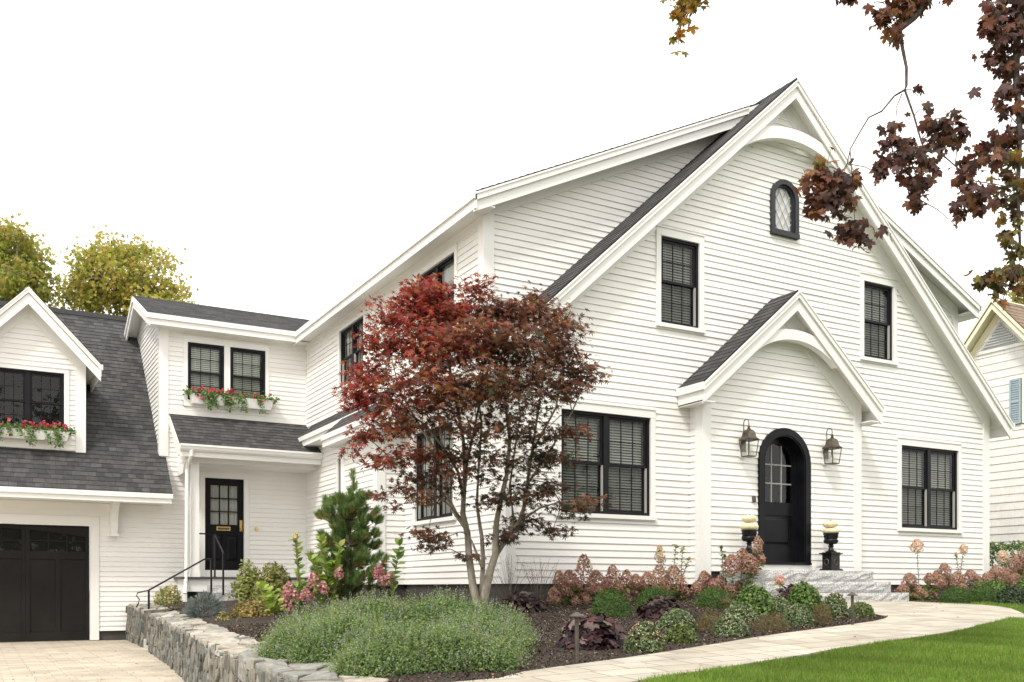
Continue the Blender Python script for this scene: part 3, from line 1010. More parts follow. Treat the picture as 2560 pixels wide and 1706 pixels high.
for x in (-.115, .115):
    mu.box(FP, DC + x - .011, DC + x + .011, 3.06, DZ + math.sqrt(.345**2 - x * x), Dp - .03, Dp - .008)
for z in (3.38, 3.70):
    mu.box(FP, DC - .345, DC + .345, z - .011, z + .011, Dp - .029, Dp - .009)
mu.build("muntin", mat("pewter_muntin", (0.28, 0.28, 0.26), 0.4), fdo)
bk = MB()
bk.box(FP, DC - .7, DC + .7, 1.95, 4.4, -.9, -.88)  # dark sheet added behind the door light for interior darkness
bk.build("dark_backing", M['unlit'], fdo)
kb = MB()
kb.box(FP, DC - lw + .008, DC - lw + .045, 2.9, 3.08, Dp, Dp + .012)
kb.lathe(FP.P(DC - lw + .027, 2.94, Dp + .03), [(.004, -.03), (.02, -.02), (.022, 0), (.015, .022), (.004, .028)], 12)
kb.build("handle", M['brass'], fdo)
sl = MB()
sl.box(FP, 4.42, 5.93, 1.885, 1.985, -.02, .03)
sl.build("door_sill", M['trim'], house)
db = MB()
db.lathe((4.48, -.36, 3.066), [(.012, -.055), (.03, -.045), (.034, 0), (.03, .045), (.012, .055)], 14)
db.build("doorbell", M['bronze'], house)

# ------------------------------------------------------------------ side door under the porch
sd_ = MB()
a0, a1, z0, z1 = -2.314, -1.455, 2.0, 4.05
st = .13
zt = 3.90
for a, b in ((a0, a0 + st), (a1 - st, a1)):
    sd_.box(FB, a, b, z0, z1, -.075, -.03)
for lo, hi in ((z0, 2.19), (2.78, 2.86), (2.86, 3.02), (zt, z1)):
    sd_.box(FB, a0 + st, a1 - st, lo, hi, -.074, -.031)
mid = (a0 + a1) / 2
sd_.box(FB, mid - .045, mid + .045, 2.19, 2.78, -.074, -.031)
for a, b in ((a0 + st, mid - .045), (mid + .045, a1 - st)):
    sd_.box(FB, a, b, 2.19, 2.78, -.085, -.055)
    sd_.hexa([FB.P(a + .02, 2.21, -.055), FB.P(b - .02, 2.21, -.055), FB.P(b - .02, 2.76, -.055), FB.P(a + .02, 2.76, -.055)],
             [FB.P(a + .06, 2.26, -.036), FB.P(b - .06, 2.26, -.036), FB.P(b - .06, 2.71, -.036), FB.P(a + .06, 2.71, -.036)])
ga, gb = a0 + st, a1 - st
for i in (1, 2):
    x = ga + (gb - ga) * i / 3
    sd_.box(FB, x - .012, x + .012, 3.02, zt, -.068, -.036)
    z = 3.02 + (zt - 3.02) * i / 3
    sd_.box(FB, ga, gb, z - .012, z + .012, -.067, -.037)
sdo = tag(sd_.build("side_door", M['doorblack'], house), "black nine-light side door under the porch roof")
p = MB()
p.face([FB.P(ga, 3.02, -.05), FB.P(gb, 3.02, -.05), FB.P(gb, zt, -.05), FB.P(ga, zt, -.05)])
p.build("pane", M['glass'], sdo)
p = MB()
for i in range(24):
    x0_, x1_ = ga + (gb - ga) * i / 24, ga + (gb - ga) * (i + 1) / 24
    p.face([FB.P(x0_, 3.0, -.10 + .012 * math.sin(i * 2.2)), FB.P(x1_, 3.0, -.10 + .012 * math.sin(i * 2.2 + 2.2)), FB.P(x1_, zt + .02, -.10 + .012 * math.sin(i * 2.2 + 2.2)), FB.P(x0_, zt + .02, -.10 + .012 * math.sin(i * 2.2))])
p.build("curtain", M['curtain'], sdo)
p = MB()
p.box(FB, -2.055, -1.75, 2.885, 2.975, -.03, -.018)
p.build("mail_slot", M['brass'], sdo)
p = MB()
p.box(FB, -2.03, -1.775, 2.905, 2.955, -.0175, -.014)
p.build("slot_flap", M['bronze'], sdo)
p = MB()
p.box(FB, -1.545, -1.485, 2.88, 3.13, -.03, -.015)
p.lathe(FB.P(-1.515, 2.93, .01), [(.004, -.03), (.028, -.02), (.03, 0), (.02, .02), (.004, .028)], 12)
p.build("handle", M['brass'], sdo)
p = MB()
p.box(FB, a0 - .105, a0 - .002, 1.86, z1, -.05, .034)
p.box(FB, a1 + .002, a1 + .12, 1.86, z1, -.05, .034)
p.box(FB, a0 - .105, a1 + .12, z1 + .002, z1 + .125, -.05, .036)
p.box(FB, a0 - .002, a1 + .002, 1.86, 1.995, -.08, .02)
p.build("casing", M['trim'], sdo)
p = MB()
p.lathe((-1.188, 9.66, 2.94), [(.01, -.05), (.026, -.04), (.03, 0), (.026, .04), (.01, .05)], 12)
p.build("doorbell", M['brass'], house)
p = MB()
p.box(FB, -2.3, -1.47, 2.0, 4.05, -.4, -.38)  # black sheet standing for the darkness indoors
p.build("dark_backing", M['unlit'], sdo)

# side porch: beam, column, floor, gutter, downspout
p = MB()
p.box(FY(8.85), -2.86, .0, 4.27, pz(8.85) - .06, -.16, .0)
p.box(FY(9.69), -2.9, .0, 4.27, 4.29, -.0, .70)
p.poly(FX(-2.86), [(8.7, 4.27), (8.86, 4.27), (9.1, 4.05), (9.69, 4.05), (9.69, pz(9.69) - .08), (8.7, pz(8.7) - .07)], .0, .04)
p.poly(FX(-3.06), [(PE + .01, pz(PE) - .24), (PE + .2, pz(PE) - .24), (9.69, pz(9.69) - .2), (9.69, pz(9.69) - .03), (PE + .01, pz(PE) - .03)], -.02, .012)
p.build("porch_beam", M['trim'], house)
p = MB()
p.box(FY(8.86), -2.76, -2.60, 1.83, 4.27, -.15, 0)
p.box(FY(8.86), -2.775, -2.585, 1.83, 1.95, -.165, .015)
p.build("porch_column", M['trim'], house)
p = MB()
p.box(FY(8.76), -2.98, .0, 1.785, 1.83, -.94, .03)
p.build("porch_floor", mat("dark_porch_decking", (0.055, 0.05, 0.055), .6), house)
p = MB()
p.box(FY(8.80), -2.9, .0, 1.52, 1.784, -.05, 0)
p.box(FX(-2.9), 8.81, 9.69, 1.3, 1.784, -.04, 0)
p.build("porch_skirt", M['trim'], house)
p = MB()
gzt = pz(PE) - .015
prof = [(.0, -.0), (.0, -.12), (.05, -.135), (.085, -.10), (.10, -.05), (.115, -.04), (.115, -.0)]
FG = FX(0)
p.hexa([Vector((-3.06, PE - a, gzt + b)) for a, b in prof], [Vector((-.02, PE - a, gzt + b)) for a, b in prof])
p.box(FY(PE), -3.05, -.02, gzt - .25, gzt, -.03, -.002)
p.build("gutter", M['gutter'], house)
p = MB()
p.tube([(-2.83, PE - .05, gzt - .12), (-2.83, PE - .04, gzt - .22), (-2.87, 8.70, 4.2), (-2.87, 8.76, 4.1), (-2.875, 8.79, 2.1), (-2.90, 8.75, 1.75), (-2.93, 8.66, 1.48)], .042, 10)
p.build("downspout", M['gutter'], house)
# bracket under the garage eave
p = MB()
Fk = FX(-4.21)
pts = [(9.68, 2.72), (9.68, 3.42), (8.95, 3.42), (8.95, 3.34)] + [(9.56 - .55 * math.sin(R(t)), 2.80 + .55 * (1 - math.cos(R(t)))) for t in range(80, -1, -16)]
pts = [(9.68, 3.42), (9.0, 3.42), (9.0, 3.36), (9.2, 3.31), (9.36, 3.18), (9.46, 2.98), (9.50, 2.74), (9.68, 2.74)]
p.poly(Fk, pts, -.065, .065)
p.box(FB, -4.30, -4.12, 2.69, 2.74, 0, .22)
p.build("eave_bracket", M['trim'], house)

# ------------------------------------------------------------------ garage door
g = MB()
FGd = FY(9.80)
gx = [-9.56, -8.35, -7.11, -5.87, -4.663]
gz0, gz1 = .50, 2.905
g.box(FGd, gx[0], gx[-1], gz0, gz1, -.06, -.03)
arc = lambda x: 2.85 - .19 * ((x + 7.11) / 2.45) ** 2
wn = MB()
for i in range(4):
    a, b = gx[i], gx[i + 1]
    s = .075
    g.box(FGd, a, a + s, gz0, gz1, -.03, 0)
    g.box(FGd, b - s + .004, b - .004, gz0, gz1, -.03, 0)
    g.box(FGd, a + s, b - s, gz0, .68, -.03, 0)
    g.box(FGd, a + s, b - s, 2.20, 2.36, -.03, 0)
    m = (a + b) / 2
    g.box(FGd, m - .045, m + .045, .68, 2.20, -.03, -.001)
    # curved head board
    k = 10
    for j in range(k):
        x0_, x1_ = a + s + (b - a - 2 * s) * j / k, a + s + (b - a - 2 * s) * (j + 1) / k
        g.poly(FGd, [(x0_, arc(x0_)), (x1_, arc(x1_)), (x1_, gz1), (x0_, gz1)], -.03, 0)
    for t in (1, 2):
        x = a + s + (b - a - 2 * s) * t / 3
        g.box(FGd, x - .012, x + .012, 2.36, arc(x), -.028, -.004)
    g.box(FGd, a + s, b - s, 2.565, 2.587, -.0275, -.0045)
    for lo in (1.17, 1.68):
        for p0, p1 in ((a + s, m - .045), (m + .045, b - s)):
            g.box(FGd, p0, p1, lo, lo + .006, -.0305, -.026)
    wn.face([FGd.P(a + s, 2.36, -.02), FGd.P(b - s, 2.36, -.02), FGd.P(b - s, arc(b - s), -.02), FGd.P(m, arc(m), -.02), FGd.P(a + s, arc(a + s), -.02)])
gdo = tag(g.build("garage_door", M['garageblack'], house), "dark carriage-style garage door with an arched row of panes")
wn.build("pane", M['glass'], gdo)
p = MB()
p.box(FB, -4.661, -4.49, .5, 2.92, -.12, .034)
p.box(FB, -9.75, -9.562, .5, 2.92, -.12, .034)
p.box(FB, -9.75, -4.49, 2.922, 3.10, -.12, .036)
p.build("casing", M['trim'], gdo)
# ================================================================== GROUND
def region(name, poly, mat_, off=0.0, step=0.35, kind='structure', skirt=0.0, zf=None):
    """triangulated sheet following the terrain inside a plan polygon"""
    zf = zf or (lambda P: zgs(P))
    b = []
    for i in range(len(poly)):
        p, q = Vector(poly[i][:2]), Vector(poly[(i + 1) % len(poly)][:2])
        n = max(1, int((q - p).length / step))
        b += [p.lerp(q, k / n) for k in range(n)]
    xs, ys = [p.x for p in b], [p.y for p in b]
    pts = list(b)
    def inside(x, y):
        c = False
        for i in range(len(b)):
            p, q = b[i], b[i - 1]
            if (p.y > y) != (q.y > y) and x < (q.x - p.x) * (y - p.y) / (q.y - p.y) + p.x:
                c = not c
        return c
    x = min(xs)
    while x < max(xs):
        y = min(ys)
        while y < max(ys):
            X, Y = x + random.uniform(-.1, .1) * step, y + random.uniform(-.1, .1) * step
            if inside(X, Y):
                pts.append(Vector((X, Y)))
            y += step
        x += step
    nb = len(b)
    v, e, f, *_ = delaunay_2d_cdt([Vector((p.x, p.y)) for p in pts], [(i, (i + 1) % nb) for i in range(nb)], [], 1, 1e-4)
    z = zf(np.array([(p.x, p.y) for p in v])) + off
    V = [(p.x, p.y, float(zz)) for p, zz in zip(v, z)]
    F_ = [tuple(t) for t in f]
    me = bpy.data.meshes.new(name)
    if skirt:
        zb = zf(np.array([(p.x, p.y) for p in b])) + off
        i0 = len(V)
        for p, zz in zip(b, zb):
            V += [(p.x, p.y, float(zz)), (p.x, p.y, float(zz) - skirt)]
        for k in range(nb):
            k2 = (k + 1) % nb
            F_.append((i0 + 2 * k, i0 + 2 * k2, i0 + 2 * k2 + 1, i0 + 2 * k + 1))
    me.from_pydata(V, [], F_)
    me.materials.append(mat_)
    o = bpy.data.objects.new(name, me)
    col.objects.link(o)
    return tag(o, kind=kind)

g = MB()
g.face([(-400, -400, .30), (400, -400, .30), (400, 400, .30), (-400, 400, .30)])
tag(g.build("ground", M['farground']), kind='structure')

def P2(l):
    return [(gp(px, py)[0].x, gp(px, py)[0].y) for px, py in l]
BED_EDGE = P2([(1310, 1690), (1400, 1677), (1480, 1666), (1560, 1655), (1640, 1643), (1720, 1630), (1800, 1617), (1880, 1603), (1960, 1591), (2050, 1579), (2130, 1568), (2185, 1560), (2213, 1553), (2221, 1547)])
LAWN_EDGE = P2([(1600, 1713), (1700, 1696), (1800, 1681), (1900, 1664), (2000, 1648), (2100, 1629), (2200, 1614), (2300, 1600), (2400, 1583), (2480, 1563), (2525, 1549)])
tipx = BED_EDGE[-1]
BED_BACK = [(tipx[0] + .12, tipx[1] + .35), (tipx[0] + .30, tipx[1] + 1.0), (tipx[0] + .8, tipx[1] + 2.2), (3.72, -1.72)]
LAND_R = [(6.62, -1.72), (6.3, -2.6), (5.75, -3.7), (5.15, -4.45), (4.5, -5.05), (3.9, -5.45)]
WALL_OUT = [(-3.93, 9.62), (-3.98, 8.0), (-4.06, 6.2), (-4.16, 4.8), (-4.3, 2.6), (-4.5, .4), (-4.68, -1.6), (-4.84, -3.4), (-4.93, -4.6), (-4.99, -5.6), (-4.98, -6.3), (-4.90, -7.0), (-4.70, -7.7), (-4.35, -8.4)]
WALL_W = .43
def offset_path(P, d):
    out_ = []
    for i, p in enumerate(P):
        a, b = Vector(P[max(i - 1, 0)]), Vector(P[min(i + 1, len(P) - 1)])
        t = (b - a).normalized()
        out_.append((p[0] - t.y * d, p[1] + t.x * d))
    return out_
WALL_IN = offset_path(WALL_OUT, WALL_W)
# planting bed between wall, house and walk
bed = WALL_IN[:11] + [(-4.5, -7.35), (-3.9, -7.3)] + BED_EDGE + BED_BACK + [(3.72, -.3), (.0, .02), (.0, 9.62)]
region("planting_bed", bed, M['mulch'], 0.02, 0.3)
walk = [(-4.6, -7.0), (-3.9, -6.97)] + BED_EDGE + BED_BACK + LAND_R + LAWN_EDGE[::-1] + [(-4.2, -7.75), (-4.6, -7.75)]
region("front_walk", walk, M['walkpaver'], 0.030, 0.4, skirt=.06)
rb = P2([(2300, 1511), (2345, 1514), (2390, 1517), (2418, 1518), (2428, 1510)])
rbed = [(6.6, -1.7)] + rb + [(8.6, -1.75), (12.0, -1.6), (15, -1.6), (15, .0), (6.6, .0)]
region("side_bed", rbed, M['mulch'], 0.02, 0.4)
lawn = LAWN_EDGE + LAND_R[::-1][:-1] + [(6.6, -1.7)] + rb + [(8.6, -1.75), (12.0, -1.6), (15, -1.6), (15, 0), (13, 16), (30, 16), (30, -13.5), (-3.6, -13.5), (-3.9, -9)]
region("lawn", lawn, M['soil'], 0.0, 0.6)
# flat slabs of driveway and its edge
DRV = .485
drive = [(-3.9, 9.72)] + [(x + .02, y) for x, y in WALL_OUT] + [(-3.9, -13.5), (-30, -13.5), (-30, 9.9), (-4.66, 9.9), (-4.66, 9.72)]
region("driveway", drive, M['paver'], 0.0, 2.0, zf=lambda P: np.full(len(P), DRV))

# ------------------------------------------------------------------ stone retaining wall
def tint_attr(me, cols):
    a = me.attributes.new("tint", 'FLOAT_COLOR', 'POINT')
    a.data.foreach_set("color", np.concatenate([cols, np.ones((len(cols), 1))], 1).astype(np.float32).ravel())
def tmesh(name, V, F_, cols, mat_, parent=None, smooth=False):
    me = bpy.data.meshes.new(name)
    me.from_pydata(V, [], F_)
    tint_attr(me, np.asarray(cols, float))
    me.materials.append(mat_)
    if smooth:
        me.polygons.foreach_set("use_smooth", [True] * len(me.polygons))
    me.update()
    o = bpy.data.objects.new(name, me)
    col.objects.link(o)
    if parent is not None:
        o.parent = parent
        o.matrix_parent_inverse = parent_inv(parent)
    return o
STONE_C = [(.155, .155, .14), (.19, .185, .16), (.125, .13, .12), (.22, .20, .16), (.11, .115, .11), (.175, .175, .15), (.27, .26, .23), (.165, .155, .125), (.14, .145, .13), (.205, .20, .18)]
def path_fn(P):
    L = [0]
    for a, b in zip(P[:-1], P[1:]):
        L.append(L[-1] + math.dist(a, b))
    def f(s):
        s = max(0, min(L[-1] - 1e-6, s))
        for i in range(len(P) - 1):
            if L[i] <= s <= L[i + 1]:
                t = (s - L[i]) / (L[i + 1] - L[i])
                a, b = Vector(P[i]), Vector(P[i + 1])
                d = (b - a).normalized()
                return a.lerp(b, t), d
    return f, L[-1]
wf, WL = path_fn(WALL_OUT)
wtop = lambda p: zg(p.x, p.y) + .03
GAP = (1.0 * (9.62 - 6.64), 9.62 - 5.68)        # arc positions of the stair opening
wall = thing("stone_wall", "grey fieldstone retaining wall with flat cap stones between driveway and planting bed", "wall", (-4.5, 1, DRV))
V, Fc, Cc = [], [], []
def stone(outline, base, d, nrm, push, colr):
    """outline: list of (along, up) around a centre; domed stone standing off the wall face"""
    n = len(outline)
    i = len(V)
    cu = sum(p[0] for p in outline) / n
    cv = sum(p[1] for p in outline) / n
    tx, ty = random.uniform(-.12, .12), random.uniform(-.12, .12)
    for k, (sc, c) in enumerate(((1.0, -.05), (.992, push * .7), (.95, push * .97), (.6, push * 1.02))):
        for a, b in outline:
            aa, bb = cu + (a - cu) * sc, cv + (b - cv) * sc
            cc = c + ((aa - cu) * tx + (bb - cv) * ty) * (k > 0)
            V.append(base(aa, bb, cc))
            j = random.uniform(.9, 1.1)
            Cc.append([q * j for q in colr])
    for k in range(3):
        for m in range(n):
            m2 = (m + 1) % n
            Fc.append((i + k * n + m, i + k * n + m2, i + (k + 1) * n + m2, i + (k + 1) * n + m))
    Fc.append(tuple(i + 3 * n + m for m in range(n)))
def face_base(s_, z_, c_):
    p, d = wf(s_)
    return (p.x - d.y * -c_ * -1 if False else p.x + d.y * c_, p.y - d.x * c_, z_)
def rough_rect(a0, a1, b0, b1, jit=.018):
    o = []
    nu, nv = max(1, int((a1 - a0) / .09)), max(2, int((b1 - b0) / .10))
    r = lambda: random.uniform(-jit, jit)
    for k in range(nu): o.append((a0 + (a1 - a0) * k / nu + r(), b0 + r()))
    for k in range(nv): o.append((a1 + r(), b0 + (b1 - b0) * k / nv + r()))
    for k in range(nu): o.append((a1 - (a1 - a0) * k / nu + r(), b1 + r()))
    for k in range(nv): o.append((a0 + r(), b1 - (b1 - b0) * k / nv + r()))
    c = .022     # knock the corners off
    cu, cv = (a0 + a1) / 2, (b0 + b1) / 2
    res = []
    for a, b in o:
        e = min(abs(a - a0), abs(a - a1)) < .03 and min(abs(b - b0), abs(b - b1)) < .03
        res.append((a + (cu - a) * .16, b + (cv - b) * .07) if e else (a, b))
    return res
def cells(w_, h_, sx, sy, jit=.42):
    """irregular stone outlines filling a w_ x h_ panel: clipped Voronoi cells, stretched to sx by sy"""
    seeds = []
    nx, ny = max(1, round(w_ / sx)), max(1, round(h_ / sy))
    for a in range(-1, nx + 1):
        for b in range(-1, ny + 1):
            seeds.append(((a + .5 + (b % 2) * .5 - .25 + random.uniform(-jit, jit)) * w_ / nx, (b + .5 + random.uniform(-jit, jit)) * h_ / ny))
    res = []
    for p in seeds:
        if not (-.3 * sx < p[0] < w_ + .3 * sx and -.3 * sy < p[1] < h_ + .3 * sy):
            continue
        poly = [(0, 0), (w_, 0), (w_, h_), (0, h_)]
        near = sorted(seeds, key=lambda q: ((q[0] - p[0]) / sx) ** 2 + ((q[1] - p[1]) / sy) ** 2)[1:16]
        for q in near:
            nx_, ny_ = (q[0] - p[0]) / sx ** 2, (q[1] - p[1]) / sy ** 2
            c_ = nx_ * (p[0] + q[0]) / 2 + ny_ * (p[1] + q[1]) / 2
            out_ = []
            for k in range(len(poly)):
                A_, B_ = poly[k], poly[(k + 1) % len(poly)]
                da, db = nx_ * A_[0] + ny_ * A_[1] - c_, nx_ * B_[0] + ny_ * B_[1] - c_
                if da <= 0:
                    out_.append(A_)
                if da * db < 0:
                    t_ = da / (da - db)
                    out_.append((A_[0] + (B_[0] - A_[0]) * t_, A_[1] + (B_[1] - A_[1]) * t_))
            poly = out_
            if len(poly) < 3:
                break
        if len(poly) < 3:
            continue
        ar = abs(sum(poly[k][0] * poly[k - 1][1] - poly[k - 1][0] * poly[k][1] for k in range(len(poly)))) / 2
        if ar > .05 * sx * sy:
            res.append(poly)
    return res
def outline(poly, gap, jit):
    cu = sum(p[0] for p in poly) / len(poly)
    cv = sum(p[1] for p in poly) / len(poly)
    o_ = []
    for k in range(len(poly)):
        A_, B_ = Vector(poly[k]), Vector(poly[(k + 1) % len(poly)])
        n_ = max(1, int((B_ - A_).length / .07))
        for m in range(n_):
            q = A_.lerp(B_, m / n_)
            d = Vector((cu, cv)) - q
            L_ = max(d.length, .02)
            cut = gap * (1.9 if m == 0 else 1.0)
            q = q + d / L_ * min(cut, L_ * .4)
            o_.append((q.x + random.uniform(-jit, jit), q.y + random.uniform(-jit, jit)))
    return o_
for s0, s1 in ((0.0, GAP[0]), (GAP[1], WL)):
    for poly in cells(s1 - s0, 1.0, .12, .27):
        ol = []
        for a, b in outline(poly, .0045, .006):
            p, d = wf(s0 + a)
            ol.append((s0 + a, DRV - .02 + b * (wtop(p) - .02 - DRV)))
        if max(q[1] for q in ol) - min(q[1] for q in ol) > .03:
            stone(ol, face_base, 0, 0, random.uniform(.010, .045), random.choice(STONE_C))
tmesh("fieldstones", V, Fc, Cc, M['stone'], wall)
# cap stones
V, Fc, Cc = [], [], []
CAP_C = [(.36, .33, .275), (.30, .285, .25), (.41, .38, .325), (.25, .245, .22), (.34, .305, .25), (.22, .22, .20)]
def cap_base(s_, t_, c_):
    p, d = wf(s_)
    q = Vector((p.x - d.y * t_, p.y + d.x * t_))
    return (q.x, q.y, zg(q.x, q.y) - .005 + c_)
for s0, s1 in ((0.0, GAP[0]), (GAP[1], WL)):
    for poly in cells(s1 - s0, WALL_W + .045, .34, .22):
        stone([(s0 + a, b - .025) for a, b in outline(poly, .006, .006)], cap_base, 0, 0, random.uniform(.018, .034), random.choice(CAP_C))
tmesh("cap_stone", V, Fc, Cc, M['stone'], wall)
mb = MB()     # mortared core
for s0, s1 in ((0, GAP[0]), (GAP[1], WL)):
    n = max(2, int((s1 - s0) / .3))
    for k in range(n):
        q0, q1 = s0 + (s1 - s0) * k / n, s0 + (s1 - s0) * (k + 1) / n
        b_, t_ = [], []
        for q, c in ((q0, 0.0), (q1, 0.0), (q1, WALL_W), (q0, WALL_W)):
            x, y, z = cap_base(q, c, 0.0)
            b_.append((x, y, .3))
            t_.append((x, y, z + .012))
        mb.hexa(b_, t_)
mb.build("mortar", noisy(mat("dark_mortar", rough=.95), (.10, .09, .08), (.2, .18, .15), 12), wall)
# granite steps through the opening of the wall and at the side porch
def granite_block(mb, x0, x1, y0, y1, z0, z1, rough_faces=True, jit=.014, seg=.12):
    """split-faced block: the street side is broken into an uneven face"""
    nx, nz = max(2, int((x1 - x0) / seg)), 4
    i = len(mb.v)
    for a in range(nx + 1):
        for b in range(nz + 1):
            x, z = x0 + (x1 - x0) * a / nx, z0 + (z1 - z0) * b / nz
            e = b in (0, nz) or a in (0, nx)
            mb.v.append((x, y0 - (0 if e else random.uniform(-.004, jit)), z))
    for a in range(nx):
        for b in range(nz):
            k = i + a * (nz + 1) + b
            mb.f.append((k, k + nz + 1, k + nz + 2, k + 1))
            mb.uv.append(None)
    c = [(x0, y0, z0), (x1, y0, z0), (x1, y1, z0), (x0, y1, z0)]
    t = [(x0, y0, z1), (x1, y0, z1), (x1, y1, z1), (x0, y1, z1)]
    mb.face(t)
    for a, b in ((1, 2), (2, 3), (3, 0)):
        mb.face([c[a], c[b], t[b], t[a]])
st = thing("garden_steps", "small granite steps cut into the fieldstone wall beside the driveway", "steps", (-3.8, 6.2, DRV))
for k in range(4):
    mb = MB()
    y0, y1 = 5.70, 6.62
    x0 = -4.05 + k * .30
    mb.box(FY(y0), x0, x0 + .42, DRV - .05, DRV + .17 * (k + 1), -(y1 - y0), 0)
    mb.build("step", M['granite'], st, bevel=.01)
st = thing("porch_steps", "two granite steps below the side porch, mostly hidden by shrubs", "steps", (-1.8, 8.2, 1.35))
for k, (y0, z1) in enumerate(((8.35, 1.66), (7.95, 1.50))):
    mb = MB()
    granite_block(mb, -2.45, -1.0, y0, 8.79, 1.25, z1)
    mb.build("step", M['granite'], st)
st = thing("entrance_steps", "three split-faced grey granite steps up to the arched front door", "steps", (5.2, -1.2, 1.34))
for k, (y0, y1, z0, z1) in enumerate(((-1.02, -.34, 1.705, 1.885), (-1.37, -.5, 1.525, 1.70), (-1.72, -.8, 1.30, 1.52))):
    mb = MB()
    granite_block(mb, 3.75 + (2 - k) * .004, 6.585 - (2 - k) * .01, y0, y1, z0, z1, jit=.03)
    mb.build("step", M['granite'], st)

# ------------------------------------------------------------------ handrails
def handrail(name, label, posts, rail, scroll=None):
    t = thing(name, label, "handrail", (posts[0][0], posts[0][1], posts[0][2]), "black iron handrails by the side porch")
    for x, y, z0, z1 in posts:
        mb = MB()
        mb.box(FY(y), x - .017, x + .017, z0, z1, -.017, .017)
        mb.box(FY(y), x - .035, x + .035, z0, z0 + .012, -.035, .035)
        mb.build("post", M['iron'], t)
    mb = MB()
    mb.tube(rail, .017, 8)
    if scroll:
        mb.tube(scroll, .012, 8)
    mb.build("rail", M['iron'], t)
pA, pB = at(372, 1476, 18.05), at(528, 1398, 19.6)
zA, zB = zg(pA.x, pA.y), 1.5
e1 = at(510, 1399, 19.5)
sc = [pA + (Vector((-.18, .12, -.05)) * k) for k in (0, .5, 1)] + [pA + Vector((-.2, .13, -.11)), pA + Vector((-.15, .1, -.17)), pA + Vector((-.17, .11, -.25)), pA + Vector((-.2, .13, -.32))]
tip = pB + Vector((.03, 0, -.02))
handrail("handrail", "long black handrail sloping down from the side porch to the fieldstone wall", [(pA.x, pA.y, zA, pA.z), (pB.x, pB.y, 1.42, pB.z)],
         [pA, e1, pB], sc)
qA, qB = at(537, 1336, 20.9), at(558, 1381, 19.4)
handrail("handrail", "short black handrail in front of the nine-light side door", [(qA.x, qA.y, 1.832, qA.z), (qB.x, qB.y, 1.45, qB.z)],
         [Vector((-2.60, 8.95, qA.z)), qA, qB + Vector((0, -.05, -.03))])

# ------------------------------------------------------------------ path lights
def path_light(px, d, h, label, r=.055):
    p = at(px, HZ, d)
    z = zg(p.x, p.y)
    t = thing("path_light", label, "path light", (p.x, p.y, z), "bronze path lights along the walk")
    mb = MB()
    mb.lathe((p.x, p.y, z), [(.015, -.1), (.015, h - .04), (.02, h - .03)], 10)
    mb.build("post", M['lightbronze'], t)
    mb = MB()
    mb.lathe((p.x, p.y, z), [(.018, h - .034), (r - .002, h - .032), (r, h - .027), (r * .3, h - .003), (.005, h + .003)], 24)
    mb.build("cap", M['lightbronze'], t)
path_light(1442, 6.9, .385, "bronze path light in front of the largest dark purple heuchera")
path_light(2131, 9.75, .355, "bronze path light at the tip of the planting bed beside the front walk")
path_light(2425, 16.6, .36, "bronze path light in the small bed right of the entrance steps", .07)

# ------------------------------------------------------------------ wall lanterns
def lantern(x, label):
    y, z = -.33, 3.74
    t = thing("wall_lantern", label, "lantern", (x, y, z), "pair of bronze wall lanterns beside the front door")
    yc = y - .17
    mb = MB()
    mb.box(FP, x - .06, x + .06, z + .0, z + .30, .012, .03)
    mb.build("backplate", M['trim'], t)
    mb = MB()
    mb.box(FP, x - .05, x + .05, z + .10, z + .28, .03, .045)
    arm = [(x, y - .045, z + .26), (x, y - .05, z + .50)]
    for k in range(0, 181, 20):
        arm.append((x, y - .05 - .06 * (1 - math.cos(R(k))), z + .56 + .062 * math.sin(R(k))))
    arm.append((x, yc, z + .53))
    mb.tube(arm, .0085, 8)
    mb.build("bracket_arm", M['bronze'], t)
    mb = MB()      # bell shaped square hood with finial
    prof = [(.148, .272), (.150, .284), (.128, .298), (.108, .32), (.098, .35), (.092, .385), (.075, .42), (.045, .44), (.03, .445)]
    mb.lathe((x, yc, z), [(r * 1.13, h_) for r, h_ in prof], 4, R(45))
    mb.lathe((x, yc, z), [(.028, .44), (.032, .455), (.018, .47), (.026, .49), (.014, .51), (.008, .535)], 14)
    mb.build("hood", M['bronze'], t)
    mb = MB()
    top, bot = .110, .080
    for sx in (-1, 1):
        for sy in (-1, 1):
            mb.tube([(x + sx * bot, yc + sy * bot, z), (x + sx * top, yc + sy * top, z + .272)], .008, 6)
    for hh, r in ((0.004, bot), (.268, top)):
        for a, b in (((-1, -1), (1, -1)), ((1, -1), (1, 1)), ((1, 1), (-1, 1)), ((-1, 1), (-1, -1))):
            mb.tube([(x + a[0] * r, yc + a[1] * r, z + hh), (x + b[0] * r, yc + b[1] * r, z + hh)], .007, 6)
    mb.box(FY(yc), x - bot, x + bot, z - .004, z + .004, -bot, bot)
    mb.build("frame", M['bronze'], t)
    mb = MB()
    for a, b in (((-1, -1), (1, -1)), ((1, -1), (1, 1)), ((1, 1), (-1, 1)), ((-1, 1), (-1, -1))):
        mb.face([(x + a[0] * bot, yc + a[1] * bot, z + .006), (x + b[0] * bot, yc + b[1] * bot, z + .006),
                 (x + b[0] * top, yc + b[1] * top, z + .268), (x + a[0] * top, yc + a[1] * top, z + .268)])
    mb.build("pane", M['clear'], t)
    for dx in (-.022, .022):
        mb = MB()
        mb.lathe((x + dx, yc, z), [(.012, .005), (.012, .11), (.006, .115), (.009, .135), (.003, .16)], 10)
        mb.build("candle", M['candle'], t)
lantern(4.235, "bronze lantern on the wall left of the arched front door")
lantern(6.145, "bronze lantern on the wall right of the arched front door")

